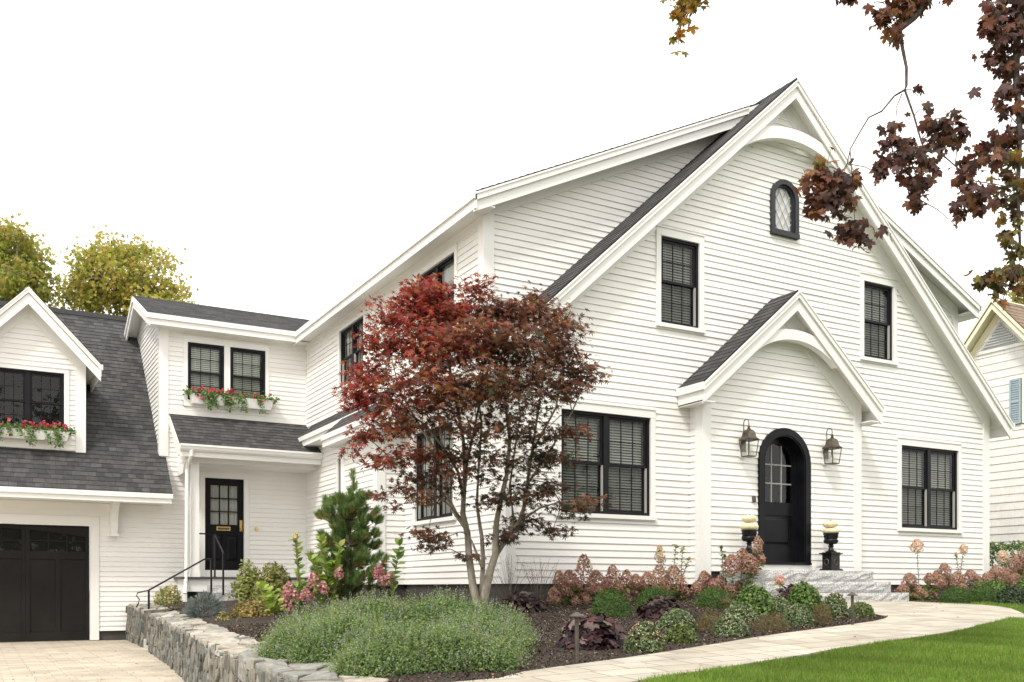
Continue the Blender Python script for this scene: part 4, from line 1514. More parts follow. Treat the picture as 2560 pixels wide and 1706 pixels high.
# ------------------------------------------------------------------ urns with pumpkins
def pumpkin(x, y, z, r, h, label):
    t = thing("pumpkin", label, "pumpkin", (x, y, z), "cream pumpkins on the urns")
    n, m_ = 60, 14
    mb = MB()
    rot = random.uniform(0, 6)
    for k in range(m_ + 1):
        a = -math.pi / 2 + math.pi * k / m_
        for j in range(n):
            th = 2 * math.pi * j / n
            rib = 1 - .07 * abs(math.cos(5 * th + rot)) ** 6 * math.cos(a) - .02 * math.sin(th + rot)
            rr = r * (math.cos(a) ** .78 if math.cos(a) > 0 else 0) * rib
            dip = -.10 * h * math.exp(-(rr / (r * .35)) ** 2) * (1 if a > 0 else -1)
            mb.v.append((x + rr * math.cos(th), y + rr * math.sin(th), z + h / 2 + h / 2 * math.sin(a) + dip))
    for k in range(m_):
        for j in range(n):
            j2 = (j + 1) % n
            mb.f.append((k * n + j, k * n + j2, (k + 1) * n + j2, (k + 1) * n + j))
            mb.uv.append(None)
    mb.build("body", M['pumpkin'], t, smooth=True)
    mb = MB()
    mb.tube([(x, y, z + h * .74), (x + .004, y, z + h * .95), (x + .02, y, z + h * 1.05)], [.018, .011, .012], 7)
    mb.build("stem", M['pumpstem'], t)
US = .70
def urn(x, y, z, side):
    t = thing("urn", "black cast iron urn on a square pedestal %s the front door" % side, "urn", (x, y, z), "pair of black urns flanking the front door")
    mb = MB()
    for a, z0, z1 in ((.205, 0, .03), (.19, .03, .055), (.145, .055, .40), (.165, .40, .42), (.20, .42, .445), (.15, .445, .46)):
        mb.box(FY(y), x - a * US, x + a * US, z + z0 * US, z + z1 * US, -a * US, a * US)
    mb.build("pedestal", M['iron'], t)
    mb = MB()
    for n in ((0, -1), (-1, 0)):       # round bosses on the pedestal faces
        def q(t_, r_):
            o_ = r_ * math.cos(t_)
            return (x + (o_ if n[0] == 0 else n[0] * .149 * US), y + (o_ if n[1] == 0 else n[1] * .149 * US), z + .22 * US + r_ * 1.15 * math.sin(t_))
        mb.tube([q(2 * math.pi * k / 20, .045) for k in range(21)], .008, 6, False)
    mb.build("ring_ornament", M['lightbronze'], t)
    zz = z + .46 * US
    mb = MB()
    mb.lathe((x, y, zz), [(r * US, h_ * US) for r, h_ in [(.13, 0), (.135, .02), (.10, .035), (.07, .06), (.055, .10), (.05, .13), (.075, .145), (.075, .16), (.05, .175), (.06, .19),
                          (.12, .215), (.155, .25), (.162, .29), (.150, .31), (.135, .325), (.15, .38), (.165, .42), (.19, .445), (.195, .46), (.175, .465), (.15, .44), (.05, .40)]], 28)
    for k in range(28):      # gadroons and scrollwork relief
        a = 2 * math.pi * k / 28
        mb.tube([(x + r * US * math.cos(a + da), y + r * US * math.sin(a + da), zz + h_ * US) for r, h_, da in ((.135, .225, 0), (.162, .26, .03), (.166, .295, 0))], .009, 5)
        if k % 2 == 0:
            mb.tube([(x + r * US * math.cos(a + da), y + r * US * math.sin(a + da), zz + h_ * US) for r, h_, da in ((.142, .33, 0), (.150, .36, .12), (.158, .385, -.08), (.166, .41, .05))], .008, 5)
    mb.build("bowl", M['iron'], t)
    for s_ in (-1, 1):
        mb = MB()
        pts = [(x + s_ * US * (.15 + .065 * math.sin(R(k))), y, zz + US * (.285 + .07 * math.cos(R(k)))) for k in range(-10, 191, 20)]
        mb.tube(pts, .011, 7)
        mb.build("handle", M['iron'], t)
    return zz + .455 * US
for x, side, s in ((4.17, "left of", 1), (6.03, "right of", 0)):
    zt = urn(x, -.58, 1.886, side)
    h0 = .145 if s else .115
    pumpkin(x, -.58, zt - .012, .150 if s else .148, h0, "lower cream pumpkin on the urn %s the front door" % side)
    pumpkin(x + (-.006 if s else -.02), -.58, zt + h0 - .02, .124 if s else .126, .135 if s else .13, "upper cream pumpkin on the urn %s the front door" % side)

# ------------------------------------------------------------------ neighbouring house
NX = 15.0
nh = thing("neighbor_house", "neighbouring white shingled house with cream rakes, brown roof and blue shutters", "house", (NX, 2.3, 1.4))
FN = FX(NX)
NC, NZ, NS = 2.32, 8.62, 1.16
zn = lambda y: NZ - NS * abs(y - NC)
mb = MB()
mb.courses(FN, [(NC - 3.4, 1.2), (NC + 3.4, 1.2), (NC + 3.4, zn(NC + 3.4) - .2), (NC, NZ - .2), (NC - 3.4, zn(NC - 3.4) - .2)], .19, .016, [(1.2, 2.0, 5.5, 6.6), (3.3, 4.1, 5.5, 6.6)], 1.2)
mb.courses(Frame((0, NC - 3.4, 0), (1, 0, 0), (0, 0, 1), (0, -1, 0)), [(NX, 1.2), (NX + 9, 1.2), (NX + 9, 4.6), (NX, 4.6)], .19, .016, (), 1.2)
mb.build("wall", M['shake'], nh)
rs, ru = MB(), MB()
for e in (NC - 3.8, NC + 3.8):
    roof_plane(rs, ru, (NX - .35, e, zn(e)), (NX + 9.3, e, zn(e)), (NX + 9.3, NC, NZ), (NX - .35, NC, NZ), expo=.16)
rs.build("roof", M['brownroof'], nh)
ru.build("soffit", M['cream'], nh)
mb = MB()
Fq = FX(NX - .35)
for e in (NC - 3.8, NC + 3.8):
    mb.board(Fq, (e, zn(e) - .03), (NC, NZ - .03), .26, -.03, 0)
    mb.board(Fq, (e, zn(e) - .03), (NC, NZ - .03), .09, .001, .03)
    mb.board(FN, (e, zn(e) - .22), (NC, NZ - .22), .2, 0, .03)
mb.build("rake_board", M['cream'], nh)
mb = MB()
vz = zn(NC) - .55
mb.poly(FN, [(NC - .52, vz - .60), (NC + .52, vz - .60), (NC, vz)], .0, .02)
for k in range(8):
    z = vz - .56 + k * .065
    hw = (vz - z) / NS - .05
    if hw > .04:
        mb.box(FN, NC - hw, NC + hw, z, z + .03, .021, .05)
mb.build("louvre_vent", M['vent'], nh)
mb = MB()
mb.box(FN, NC - .62, NC + .62, vz - .70, vz - .62, 0, .04)
mb.build("vent_sill", M['trim'], nh)
for a, b in ((1.2, 2.0), (3.3, 4.1)):
    pass
def nwindow(y0, y1, z0, z1):
    mb = MB()
    mb.box(FN, y0, y1, z1 - .06, z1, -.06, .03)
    mb.box(FN, y0, y1, z0, z0 + .06, -.06, .03)
    mb.box(FN, y0, y0 + .05, z0 + .06, z1 - .06, -.06, .03)
    mb.box(FN, y1 - .05, y1, z0 + .06, z1 - .06, -.06, .03)
    mb.box(FN, y0 + .05, y1 - .05, (z0 + z1) / 2 - .025, (z0 + z1) / 2 + .025, -.05, .01)
    o = mb.build("window", M['trim'], nh)
    p = MB()
    p.face([FN.P(y0, z0, -.03), FN.P(y1, z0, -.03), FN.P(y1, z1, -.03), FN.P(y0, z1, -.03)])
    p.build("pane", M['glass'], o)
    p = MB()
    p.box(FN, y0 - .1, y1 + .1, z0 - .1, z1 + .1, -.3, -.28)  # dark backing in place of the neighbour's unlit interior
    p.build("dark_backing", M['unlit'], o)
    for q0, q1 in ((y0 - .30, y0 - .02), (y1 + .02, y1 + .30)):
        p = MB()
        p.box(FN, q0, q1, z0, z1, .02, .035)
        p.box(FN, q0, q0 + .04, z0, z1, .036, .06)
        p.box(FN, q1 - .04, q1, z0, z1, .036, .06)
        for zz in (z0, (z0 + z1) / 2 - .03, z1 - .05):
            p.box(FN, q0 + .041, q1 - .041, zz, zz + .05, .036, .06)
        for k in range(18):
            zz = z0 + .06 + k * (z1 - z0 - .1) / 18
            p.box(FN, q0 + .042, q1 - .042, zz, zz + .03, .036, .05)
        p.build("shutter", M['shutter'], o)
nwindow(1.14, 1.76, 5.52, 6.60)
nwindow(3.16 + .02, 3.8, 5.5, 6.3)
# ================================================================== PLANTS
def norm(a):
    return a / np.maximum(np.linalg.norm(a, axis=1, keepdims=True), 1e-9)
def tpl_oval(w=.5, fold=.12, droop=.15):
    v = [(0, 0, 0), (-w * .5, .33, fold), (0, .36, 0), (w * .5, .33, fold), (-w * .42, .68, fold * .8 - droop * .4), (0, .72, -droop * .4), (w * .42, .68, fold * .8 - droop * .4), (0, 1, -droop)]
    f = [(0, 2, 1), (0, 3, 2), (1, 2, 5, 4), (2, 3, 6, 5), (4, 5, 7), (5, 6, 7)]
    return np.array(v, float), f
def tpl_diamond(w=.6, droop=.1):
    return np.array([(0, 0, 0), (-w / 2, .5, .05), (0, 1, -droop), (w / 2, .5, .05)], float), [(0, 3, 2, 1)]
def tpl_polar(pts, droop=.18, cup=.05, c=(0, .25, .03)):
    v = [c]
    for a, r in pts:
        a = R(a)
        x, y = r * math.sin(a), .0 + r * math.cos(a)
        v.append((x, y, -droop * r * r + cup * abs(x)))
    n = len(pts)
    f = [(0, 1 + (k + 1) % n, 1 + k) for k in range(n - 1)] + [(0, 1, n)]
    return np.array(v, float), f
TPL_OVAL = tpl_oval()
TPL_BROAD = tpl_oval(.62, .10, .22)
TPL_DIA = tpl_diamond()
TPL_NEEDLE = (np.array([(-.012, 0, 0), (.012, 0, 0), (0, 1, -.06)], float), [(0, 1, 2)])
TPL_NEEDLE_W = (np.array([(-.035, 0, 0), (.035, 0, 0), (.02, .7, .0), (0, 1, -.04), (-.02, .7, .0)], float), [(0, 1, 2, 3, 4)])
jl = []
for a, r in ((-135, .45), (-88, .72), (-45, .92), (0, 1.0), (45, .92), (88, .72), (135, .45)):
    jl += [(a - 14, r * .52), (a, r), (a + 14, r * .52)]
    jl += [(a + 23, .24)]
TPL_JMAPLE = tpl_polar([(-175, .12)] + jl[:-1] + [(175, .12)], .2, .05, (0, .08, .02))
nm = []
for a, r in ((-118, .62), (-58, .92), (0, 1.0), (58, .92), (118, .62)):
    nm += [(a - 25, r * .62), (a - 15, r * .82), (a - 9, r * .74), (a, r), (a + 9, r * .74), (a + 15, r * .82), (a + 25, r * .62), (a + 30, r * .46)]
TPL_NMAPLE = tpl_polar([(-165, .25)] + nm[:-1] + [(165, .25)], .48, .30, (0, .18, .05))
hp = []
for a in range(-150, 151, 25):
    hp.append((a, .72 if (a // 25) % 2 else .92))
TPL_HEUCH = tpl_polar([(-172, .3)] + hp + [(172, .3)], .25, .16, (0, .1, .05))

def leaves(name, C, N, tpl, size, tint, parent, mat_='leaf', spin=None, along=None, jitter=.12):
    """one mesh of many small leaves; C centres, N leaf normals, along = preferred tip direction"""
    v0, f0 = tpl
    C, N = np.asarray(C, float), norm(np.asarray(N, float))
    n = len(C)
    if along is None:
        along = rng.normal(size=(n, 3))
    along = np.asarray(along, float)
    T = along - N * np.sum(along * N, axis=1, keepdims=True)
    bad = np.linalg.norm(T, axis=1) < 1e-3
    T[bad] = np.cross(N[bad], np.array([1.0, .3, .2]))
    T = norm(T)
    B = np.cross(T, N)
    size = np.broadcast_to(np.asarray(size, float), (n,))
    V = C[:, None, :] + size[:, None, None] * (v0[None, :, 0:1] * B[:, None, :] + v0[None, :, 1:2] * T[:, None, :] + v0[None, :, 2:3] * N[:, None, :])
    k = len(v0)
    V = V.reshape(-1, 3)
    loops = np.concatenate([np.array(f) for f in f0])
    tot = np.array([len(f) for f in f0])
    off = (np.arange(n) * k)[:, None]
    L = (loops[None, :] + off).ravel()
    totals = np.tile(tot, n)
    starts = np.concatenate([[0], np.cumsum(totals)[:-1]])
    me = bpy.data.meshes.new(name)
    me.vertices.add(len(V))
    me.vertices.foreach_set("co", V.astype(np.float32).ravel())
    me.loops.add(len(L))
    me.loops.foreach_set("vertex_index", L.astype(np.int32))
    me.polygons.add(len(totals))
    me.polygons.foreach_set("loop_start", starts.astype(np.int32))
    me.polygons.foreach_set("loop_total", totals.astype(np.int32))
    me.update(calc_edges=True)
    tint = np.asarray(tint, float)
    if tint.ndim == 1:
        tint = np.tile(tint, (n, 1))
    t = tint * rng.uniform(1 - jitter * 2, 1 + jitter * 2, size=(n, 1)) * rng.uniform(1 - jitter, 1 + jitter, size=(n, 3))
    tint_attr(me, np.repeat(np.clip(t, 0, 1), k, axis=0))
    me.materials.append(M[mat_])
    o = bpy.data.objects.new(name, me)
    col.objects.link(o)
    if parent is not None:
        o.parent = parent
        o.matrix_parent_inverse = parent_inv(parent)
    return o
def pick(colors, n, wts=None):
    c = np.array(colors, float)
    return c[rng.choice(len(c), n, p=wts)]
def dome_pts(n, rx, ry, rz, inner=.55, lump=.12, low=-.15, nl=9):
    """points through the shell of a lumpy dome, and outward directions"""
    d = rng.normal(size=(n * 2, 3))
    d[:, 2] = np.abs(d[:, 2]) + low * rng.random(n * 2)
    d = norm(d)[:n]
    lumps = norm(rng.normal(size=(nl, 3)) + np.array([0, 0, .4]))
    k = np.max(d @ lumps.T, axis=1)
    rad = (1 - lump) + lump * 2 * (k - .6)
    r = rad * (inner + (1 - inner) * rng.random(n) ** .45)
    P = d * r[:, None] * np.array([rx, ry, rz])
    return P, norm(d / np.array([rx, ry, rz]))
def spot(px, d):
    p = at(px, HZ, d)
    return Vector((p.x, p.y, zg(p.x, p.y)))
def gspot(px, py):
    p, d = gp(px, py)
    return p, d
def W(px, d):
    return px * d / FPX

# ------------------------------------------------------------------ lawn grass
LAWN_POLY = np.array(lawn)
def in_poly(P, poly):
    c = np.zeros(len(P), bool)
    j = len(poly) - 1
    for i in range(len(poly)):
        a, b = poly[i], poly[j]
        m = ((a[1] > P[:, 1]) != (b[1] > P[:, 1]))
        with np.errstate(divide='ignore', invalid='ignore'):
            xi = (b[0] - a[0]) * (P[:, 1] - a[1]) / (b[1] - a[1] + 1e-12) + a[0]
        c ^= m & (P[:, 0] < xi)
        j = i
    return c
def grass():
    pts = []
    for n, x0, x1, y0, y1 in ((240000, -4.2, 2.6, -9.2, -5.9), (110000, -2.0, 7.5, -8.5, -4.2), (45000, 4.0, 13.0, -6.5, -1.0)):
        P = np.stack([rng.uniform(x0, x1, n), rng.uniform(y0, y1, n)], 1)
        pts.append(P)
    P = np.concatenate(pts)
    P = P[in_poly(P, LAWN_POLY)]
    rel = P - np.array([CAM.x, CAM.y])
    dep = rel[:, 0] * SY + rel[:, 1] * CY
    rt = rel[:, 0] * CY - rel[:, 1] * SY
    P = P[(dep > 4.4) & (rt / dep < .95) & (rt / dep > -.35)]
    n = len(P)
    z = np.concatenate([zgs(P[i:i + 40000]) for i in range(0, n, 40000)])
    pat = np.sin(P[:, 0] * 1.9 + 1.3 * np.sin(P[:, 1] * 1.4)) * np.sin(P[:, 1] * 2.3 + np.sin(P[:, 0] * 1.1)) + .5 * np.sin(P[:, 0] * 7.1 + P[:, 1] * 5.2)
    h = rng.uniform(.032, .062, n) * (1 + .16 * pat)
    N = rng.normal(size=(n, 3)) * np.array([1, 1, .12])
    al = np.stack([rng.normal(size=n) * .38, rng.normal(size=n) * .38, np.ones(n)], 1)
    base = pick([(.215, .36, .055), (.28, .43, .075), (.17, .30, .045), (.36, .46, .11), (.45, .43, .19)], n, [.32, .28, .22, .13, .05])
    base = base * (1 + .18 * pat[:, None])
    tp = (np.array([(-.034, 0, 0), (.034, 0, 0), (.024, .55, .05), (0, 1, .2), (-.024, .55, .05)], float), [(0, 1, 2, 3, 4)])
    o = leaves("grass", np.column_stack([P, z - .004]), N, tp, h, base, None, 'grass', along=al)
    tag(o, kind='stuff')
grass()

# ------------------------------------------------------------------ mulch chips and fallen leaves
def scatter(poly, n, box):
    P = np.stack([rng.uniform(box[0], box[1], n), rng.uniform(box[2], box[3], n)], 1)
    return P[in_poly(P, np.array(poly))]
P = np.concatenate([scatter(bed, 110000, (-5, 4, -7, 0)), scatter(bed, 6000, (-4.5, 0, 0, 9.6)), scatter(rbed, 5000, (6, 12, -2, 0))])
n = len(P)
z = zgs(P) + .022
ch = (np.array([(-.22, -.5, 0), (.22, -.5, 0), (.18, .5, .08), (-.2, .5, .1)], float), [(0, 1, 2, 3)])
Nn = rng.normal(size=(n, 3)) * .45 + np.array([0, 0, 1])
o = leaves("mulch_chips", np.column_stack([P, z + rng.uniform(0, .012, n)]), Nn, ch, rng.uniform(.006, .024, n),
           pick([(.022, .015, .011), (.045, .031, .022), (.075, .053, .038), (.14, .10, .07), (.34, .27, .19)], n, [.33, .30, .2, .12, .05]), None, 'chip')
tag(o, kind='stuff')
P = np.concatenate([scatter(bed, 180, (-5, 4, -7, 0)), scatter(bed, 40, (-4.5, 0, 0, 9.6)), scatter(walk, 60, (-4, 6, -8, -2))])
n = len(P)
o = leaves("fallen_leaves", np.column_stack([P, zgs(P) + .035]), rng.normal(size=(n, 3)) * .3 + np.array([0, 0, 1]), TPL_OVAL, rng.uniform(.025, .05, n),
           pick([(.42, .25, .10), (.30, .15, .07), (.5, .38, .2), (.25, .08, .05)], n), None)
tag(o, kind='stuff')
P = np.stack([rng.uniform(-8, -4.6, 60), rng.uniform(-1, 9, 60)], 1)
o = leaves("fallen_leaves", np.column_stack([P, np.full(60, DRV + .008)]), rng.normal(size=(60, 3)) * .15 + np.array([0, 0, 1]), TPL_OVAL, rng.uniform(.025, .05, 60),
           pick([(.42, .25, .10), (.30, .15, .07)], 60), None)
tag(o, kind='stuff')

# ------------------------------------------------------------------ mounded shrubs
def mound(name, label, cat, base, rx, ry, rz, n, tpl, size, cols, wts=None, group=None, up=.35, inner=.5, lump=.12, out_=1.0, flower=None, low=-.15, rand=.5, stems=True, along_up=.6):
    t = thing(name, label, cat, base, group)
    Pd, D = dome_pts(n, rx, ry, rz, inner, lump, low)
    C = Pd + np.array(base)
    N = D * out_ + rng.normal(size=(n, 3)) * rand + np.array([0, 0, up])
    al = D + np.array([0, 0, along_up]) + rng.normal(size=(n, 3)) * .5
    leaves("foliage", C, N, tpl, rng.uniform(.75, 1.25, n) * size, pick(cols, n, wts), t, along=al)
    if stems:
        mb = MB()
        for k in range(14):
            a, rr = random.uniform(0, 6.28), random.uniform(.3, .75)
            e = Vector((math.cos(a) * rx * rr, math.sin(a) * ry * rr, rz * random.uniform(.5, .8)))
            b = Vector(base)
            mb.tube([b + Vector((0, 0, -.04)), b + e * .5 + Vector((0, 0, .03)), b + e], [.007, .005, .003], 5)
        mb.build("stem", M['twig'], t)
    if flower:
        nf, fs, fc, ftpl = flower
        Pf, Df = dome_pts(nf, rx * 1.03, ry * 1.03, rz * 1.04, .95, lump, -.05)
        Cf = Pf + np.array(base)
        tag(leaves("flower", Cf, Df + rng.normal(size=(nf, 3)) * .3, ftpl, rng.uniform(.7, 1.3, nf) * fs, pick(fc, nf), t), kind="stuff")
    return t
TPL_BUD = (np.array([(0, 0, .35), (-.5, -.3, 0), (.5, -.3, 0), (.45, .4, 0), (-.45, .4, 0)], float), [(0, 1, 2), (0, 2, 3), (0, 3, 4), (0, 4, 1)])
TPL_FLORET = (np.array([(0, 0, 0), (-.5, -.15, .12), (-.15, -.5, .1), (.5, -.2, .12), (.2, .5, .1), (-.35, .4, .12), (.45, .3, .1)], float), [(0, 2, 1), (0, 3, 2), (0, 6, 3), (0, 4, 6), (0, 5, 4), (0, 1, 5)])

# round chrysanthemums with pale buds: px, base py, width px, height px
MUM_G = "round budding chrysanthemums along the front walk"
MUM = [(1500, 1608, 120, 62, "low budding chrysanthemum tucked behind the frontmost one by the dark purple heuchera", 0),
       (1622, 1643, 108, 88, "frontmost chrysanthemum with reddish tips beside the largest purple heuchera", 1),
       (1700, 1592, 108, 66, "broad pale green chrysanthemum touching the purple heuchera in the middle of the bed", 0),
       (1712, 1620, 86, 56, "smaller green chrysanthemum in front of the broad pale one", 2),
       (1856, 1566, 100, 50, "half hidden dark chrysanthemum behind the round one at mid bed edge", 0),
       (1836, 1604, 96, 62, "round dense chrysanthemum on its own at the middle of the bed edge", 0),
       (1952, 1548, 76, 52, "small domed chrysanthemum just left of the ball shaped one", 0),
       (2004, 1578, 80, 64, "ball shaped chrysanthemum left of the path light at the bed tip", 0),
       (2096, 1558, 72, 74, "tall chrysanthemum immediately left of the path light at the bed tip", 1),
       (2162, 1556, 70, 46, "low spreading chrysanthemum right of the path light at the bed tip", 2)]
for px, py, w_, h_, lab, kind in MUM:
    b, d = gspot(px, py - 8)
    rx, rz = W(w_, d) / 2, W(h_, d) * .93
    cols = [(.11, .155, .065), (.155, .205, .09), (.075, .11, .05), (.20, .25, .12)] if kind != 2 else [(.13, .18, .05), (.18, .22, .07), (.09, .13, .04)]
    bud = [(.60, .57, .34), (.48, .48, .27), (.66, .62, .45)] if kind != 1 else [(.70, .62, .38), (.45, .16, .09), (.72, .68, .5)]
    mound("chrysanthemum", lab, "flower", b + Vector((0, .05, 0)), rx, rx, rz, 2200, TPL_DIA, .032, cols, None, MUM_G, inner=.7, lump=.10, flower=((240 if kind != 2 else 50), .0105, bud, TPL_BUD), low=-.35)
# wispy brown-green low plants between them
for px, py, w_, h_, lab in ((1778, 1590, 80, 62, "wispy brownish low plant left of the round dense chrysanthemum"), (1925, 1588, 100, 52, "sparse brown and orange tinged low plant between two chrysanthemums"),
                            (2052, 1572, 60, 66, "thin yellowish low plant right of the ball shaped chrysanthemum"), (1842, 1530, 140, 40, "sparse brown fading perennial in front of the green boxwoods")):
    b, d = gspot(px, py - 6)
    mound("fading_perennial", lab, "plant", b, W(w_, d) / 2, W(w_, d) / 2, W(h_, d), 900, TPL_NEEDLE_W, .05, [(.16, .15, .05), (.20, .15, .06), (.11, .13, .04), (.28, .17, .07)], None, "fading perennials in the front bed", inner=.3, rand=.9, low=-.2)
# dark purple heucheras
for px, py, w_, h_, lab, n in ((1318, 1544, 140, 72, "dark purple heuchera beside the foundation, right of the maple trunk", 130), (1492, 1634, 190, 118, "largest dark purple heuchera behind the frontmost path light", 330),
                               (1668, 1560, 130, 76, "dark purple heuchera behind the broad pale chrysanthemum", 150), (1988, 1530, 90, 80, "dark purple heuchera at the foot of the entrance steps", 130)):
    b, d = gspot(px, py - 10)
    rx, rz = W(w_, d) / 2 * 1.08, W(h_, d) * .86
    mound("heuchera", lab, "plant", b + Vector((0, .1, 0)), rx, rx, rz, int(n * 2.9), TPL_HEUCH, .050, [(.024, .011, .015), (.042, .017, .022), (.09, .024, .03), (.10, .07, .066), (.20, .15, .135)],  # two palest greyish tones paint in the sheen on the leaves
          [.28, .24, .11, .19, .18], "dark purple heucheras in the front bed", up=.6, inner=.4, lump=.3, rand=.65, low=-.3, along_up=-.35)
# green boxwood / yew mounds in front of the hydrangeas : px, world y, width px, base px, top px
for px, py, w_, top, lab, cols in (
        (1526, 1552, 112, 1468, "dark green clipped shrub in front of the pink hydrangeas, leftmost of its row", 0), (1640, 1540, 116, 1464, "dark green shrub behind the middle heuchera", 0),
        (1786, 1528, 108, 1466, "dark green shrub below the white corner post of the entrance", 0), (1892, 1512, 120, 1448, "bright green shrub left of the entrance steps", 1),
        (2012, 1508, 100, 1452, "bright green shrub partly hiding the left of the entrance steps", 1),
        (2392, 1508, 90, 1464, "dark green shrub left of the path light in the small right bed", 0), (2466, 1508, 84, 1470, "dark green shrub right of the path light in the small right bed", 0),
        (2530, 1507, 86, 1464, "dark round shrub at the right edge beside the lawn", 2), (2476, 1486, 130, 1446, "light green shrub in front of the far right hydrangeas", 1), (2575, 1490, 110, 1440, "light green shrub cut by the right frame edge", 1)):
    if py > 1515:
        b, d = gspot(px, py - 6)
    else:
        d = {1892: 11.3, 2012: 11.8, 2392: 15.8, 2466: 15.9, 2530: 15.4, 2476: 17.4, 2575: 17.4}[px]
        b = spot(px, d)
    rx = W(w_, d) / 2
    rz = CAM.z + (HZ - top) / FPX * d - b.z
    c = [[(.065, .13, .028), (.10, .19, .04), (.045, .09, .022), (.15, .25, .06)], [(.09, .165, .035), (.135, .225, .05), (.065, .12, .028), (.19, .28, .08)], [(.03, .065, .03), (.045, .085, .035), (.11, .13, .07)]][cols]
    mound("boxwood", lab, "shrub", b, rx, rx, max(.2, rz), 2600, TPL_DIA if cols else TPL_NEEDLE_W, .05 if cols else .075, c, None, "low evergreen shrubs in the front beds", inner=.45, lump=.16, low=-.3)

# ------------------------------------------------------------------ panicle hydrangeas
PINK = [(.45, .19, .175), (.51, .27, .23), (.38, .155, .165), (.50, .34, .25), (.38, .29, .16), (.47, .21, .225), (.33, .30, .13), (.46, .33, .21)]
def panicle(C, N, A, T, tip, base, r, n, cols, squash=1.0):
    ax = np.array(tip) - np.array(base)
    t = rng.random(n) ** .8
    a = rng.uniform(0, 2 * np.pi, n)
    prof = np.sin(np.pi * np.clip(.12 + t * .84, 0, 1)) ** .6 * (1.1 - .45 * t) * (1 + .18 * np.sin(a * 3 + t * 9))
    rr = r * prof * (.72 + .28 * rng.random(n))
    u = np.cross(ax, [.3, .9, .1]); u = u / np.linalg.norm(u)
    v = np.cross(ax, u); v = v / np.linalg.norm(v)
    dirs = np.cos(a)[:, None] * u + np.sin(a)[:, None] * v
    C.append(np.array(base) + t[:, None] * ax + rr[:, None] * dirs)
    N.append(dirs + (t[:, None] - .35) * ax / np.linalg.norm(ax) * 1.4 + rng.normal(size=(n, 3)) * .4)
    T.append(pick(cols, n))
def hydrangea(label, base, blooms, cols=PINK, group="pink panicle hydrangeas in the beds", leafcol=((.12, .19, .04), (.18, .25, .06), (.24, .26, .075)), nleaf=40, leafs=.10, fs=.023):
    """blooms: (x, y, z, height, radius) of each flower head, z = its middle"""
    t = thing("hydrangea", label, "shrub", base, group)
    C, N, T = [], [], []
    mb = MB()
    fl = []
    LC, LN, LA = [], [], []
    for x, y, z, h, r in blooms:
        lean = Vector((x - base[0], y - base[1], 0)) * .25
        b = Vector((x, y, z - h / 2))
        tp = Vector((x, y, z + h / 2)) + lean * .3
        C, N, T = [], [], []
        panicle(C, N, None, T, tp, b, r * 1.05, int(190 * (r / .07) ** 1.5) + 60, cols)
        fl.append((C[0], N[0], T[0]))
        b0 = Vector(base) + Vector((random.uniform(-.08, .08), random.uniform(-.08, .08), -.03))
        mid = b0.lerp(b, .55) + Vector((0, 0, .04))
        mb.tube([b0, mid, b, b.lerp(tp, .8)], [.008, .006, .005, .002], 5)
        for q in range(5):
            a = q * 1.26 + random.uniform(-.4, .4)
            LC.append(b + Vector((0, 0, random.uniform(-.06, .03)))); LA.append(Vector((math.cos(a), math.sin(a), random.uniform(-.2, .3))))
            LN.append((random.gauss(0, .4), random.gauss(0, .4) - .4, 1))
        k = max(4, int(nleaf * (b - b0).length / .6))
        for i in range(k):
            s_ = .15 + .85 * i / k
            p = b0.lerp(mid, s_ / .55) if s_ < .55 else mid.lerp(b, (s_ - .55) / .45)
            a = i * 1.57 + random.uniform(-.4, .4)
            o_ = Vector((math.cos(a), math.sin(a), random.uniform(-.1, .35)))
            LC.append(p)
            LA.append(o_)
            LN.append((-o_.x * .3 + random.gauss(0, .25), -o_.y * .3 + random.gauss(0, .25), 1))
    mb.build("stem", M['twig'], t)
    n = len(LC)
    leaves("foliage", np.array(LC), np.array(LN), TPL_OVAL, rng.uniform(.7, 1.2, n) * leafs, pick(leafcol, n), t, along=np.array(LA))
    for c, nn, tt in fl:
        leaves("flower_head", c, nn, TPL_FLORET, rng.uniform(.7, 1.25, len(c)) * fs, tt, t)
    return t
def heads(lst, y, spread=.12):
    """(px, py, height px, width px) flower heads seen at world depth y"""
    res = []
    for px, py, h_, w_ in lst:
        yy = y + random.uniform(-spread, spread)
        x, d = aty(px, yy)
        res.append((x, yy, CAM.z + (HZ - py) / FPX * d, W(h_, d), W(w_, d) / 2))
    return res
def hyd_row(label, px, y, lst, **k):
    x, d = aty(px, y)
    return hydrangea(label, (x, y, zg(x, y)), heads(lst, y), **k)
hyd_row("pink hydrangea at the left end of the row below the double window", 1432, -.75, [(1400, 1449, 44, 40), (1424, 1446, 40, 44), (1458, 1424, 76, 48), (1417, 1472, 36, 38), (1386, 1490, 40, 36), (1447, 1484, 34, 34), (1462, 1498, 34, 34), (1415, 1515, 28, 36), (1438, 1506, 30, 34), (1395, 1505, 26, 30), (1440, 1462, 30, 36)])
hyd_row("pink hydrangea below the right part of the double window", 1528, -.7, [(1492, 1448, 44, 46), (1532, 1440, 54, 42), (1504, 1476, 34, 40), (1520, 1462, 30, 36), (1544, 1468, 30, 40), (1564, 1446, 42, 34), (1556, 1480, 30, 30), (1478, 1470, 30, 34), (1568, 1500, 26, 28)])
hyd_row("pink hydrangea below the blank wall between window and entrance", 1632, -.7, [(1592, 1454, 36, 42), (1620, 1452, 44, 42), (1606, 1470, 30, 38), (1646, 1442, 60, 44), (1682, 1444, 60, 56), (1662, 1466, 34, 36), (1700, 1462, 34, 34), (1588, 1478, 24, 30), (1710, 1480, 24, 30)])
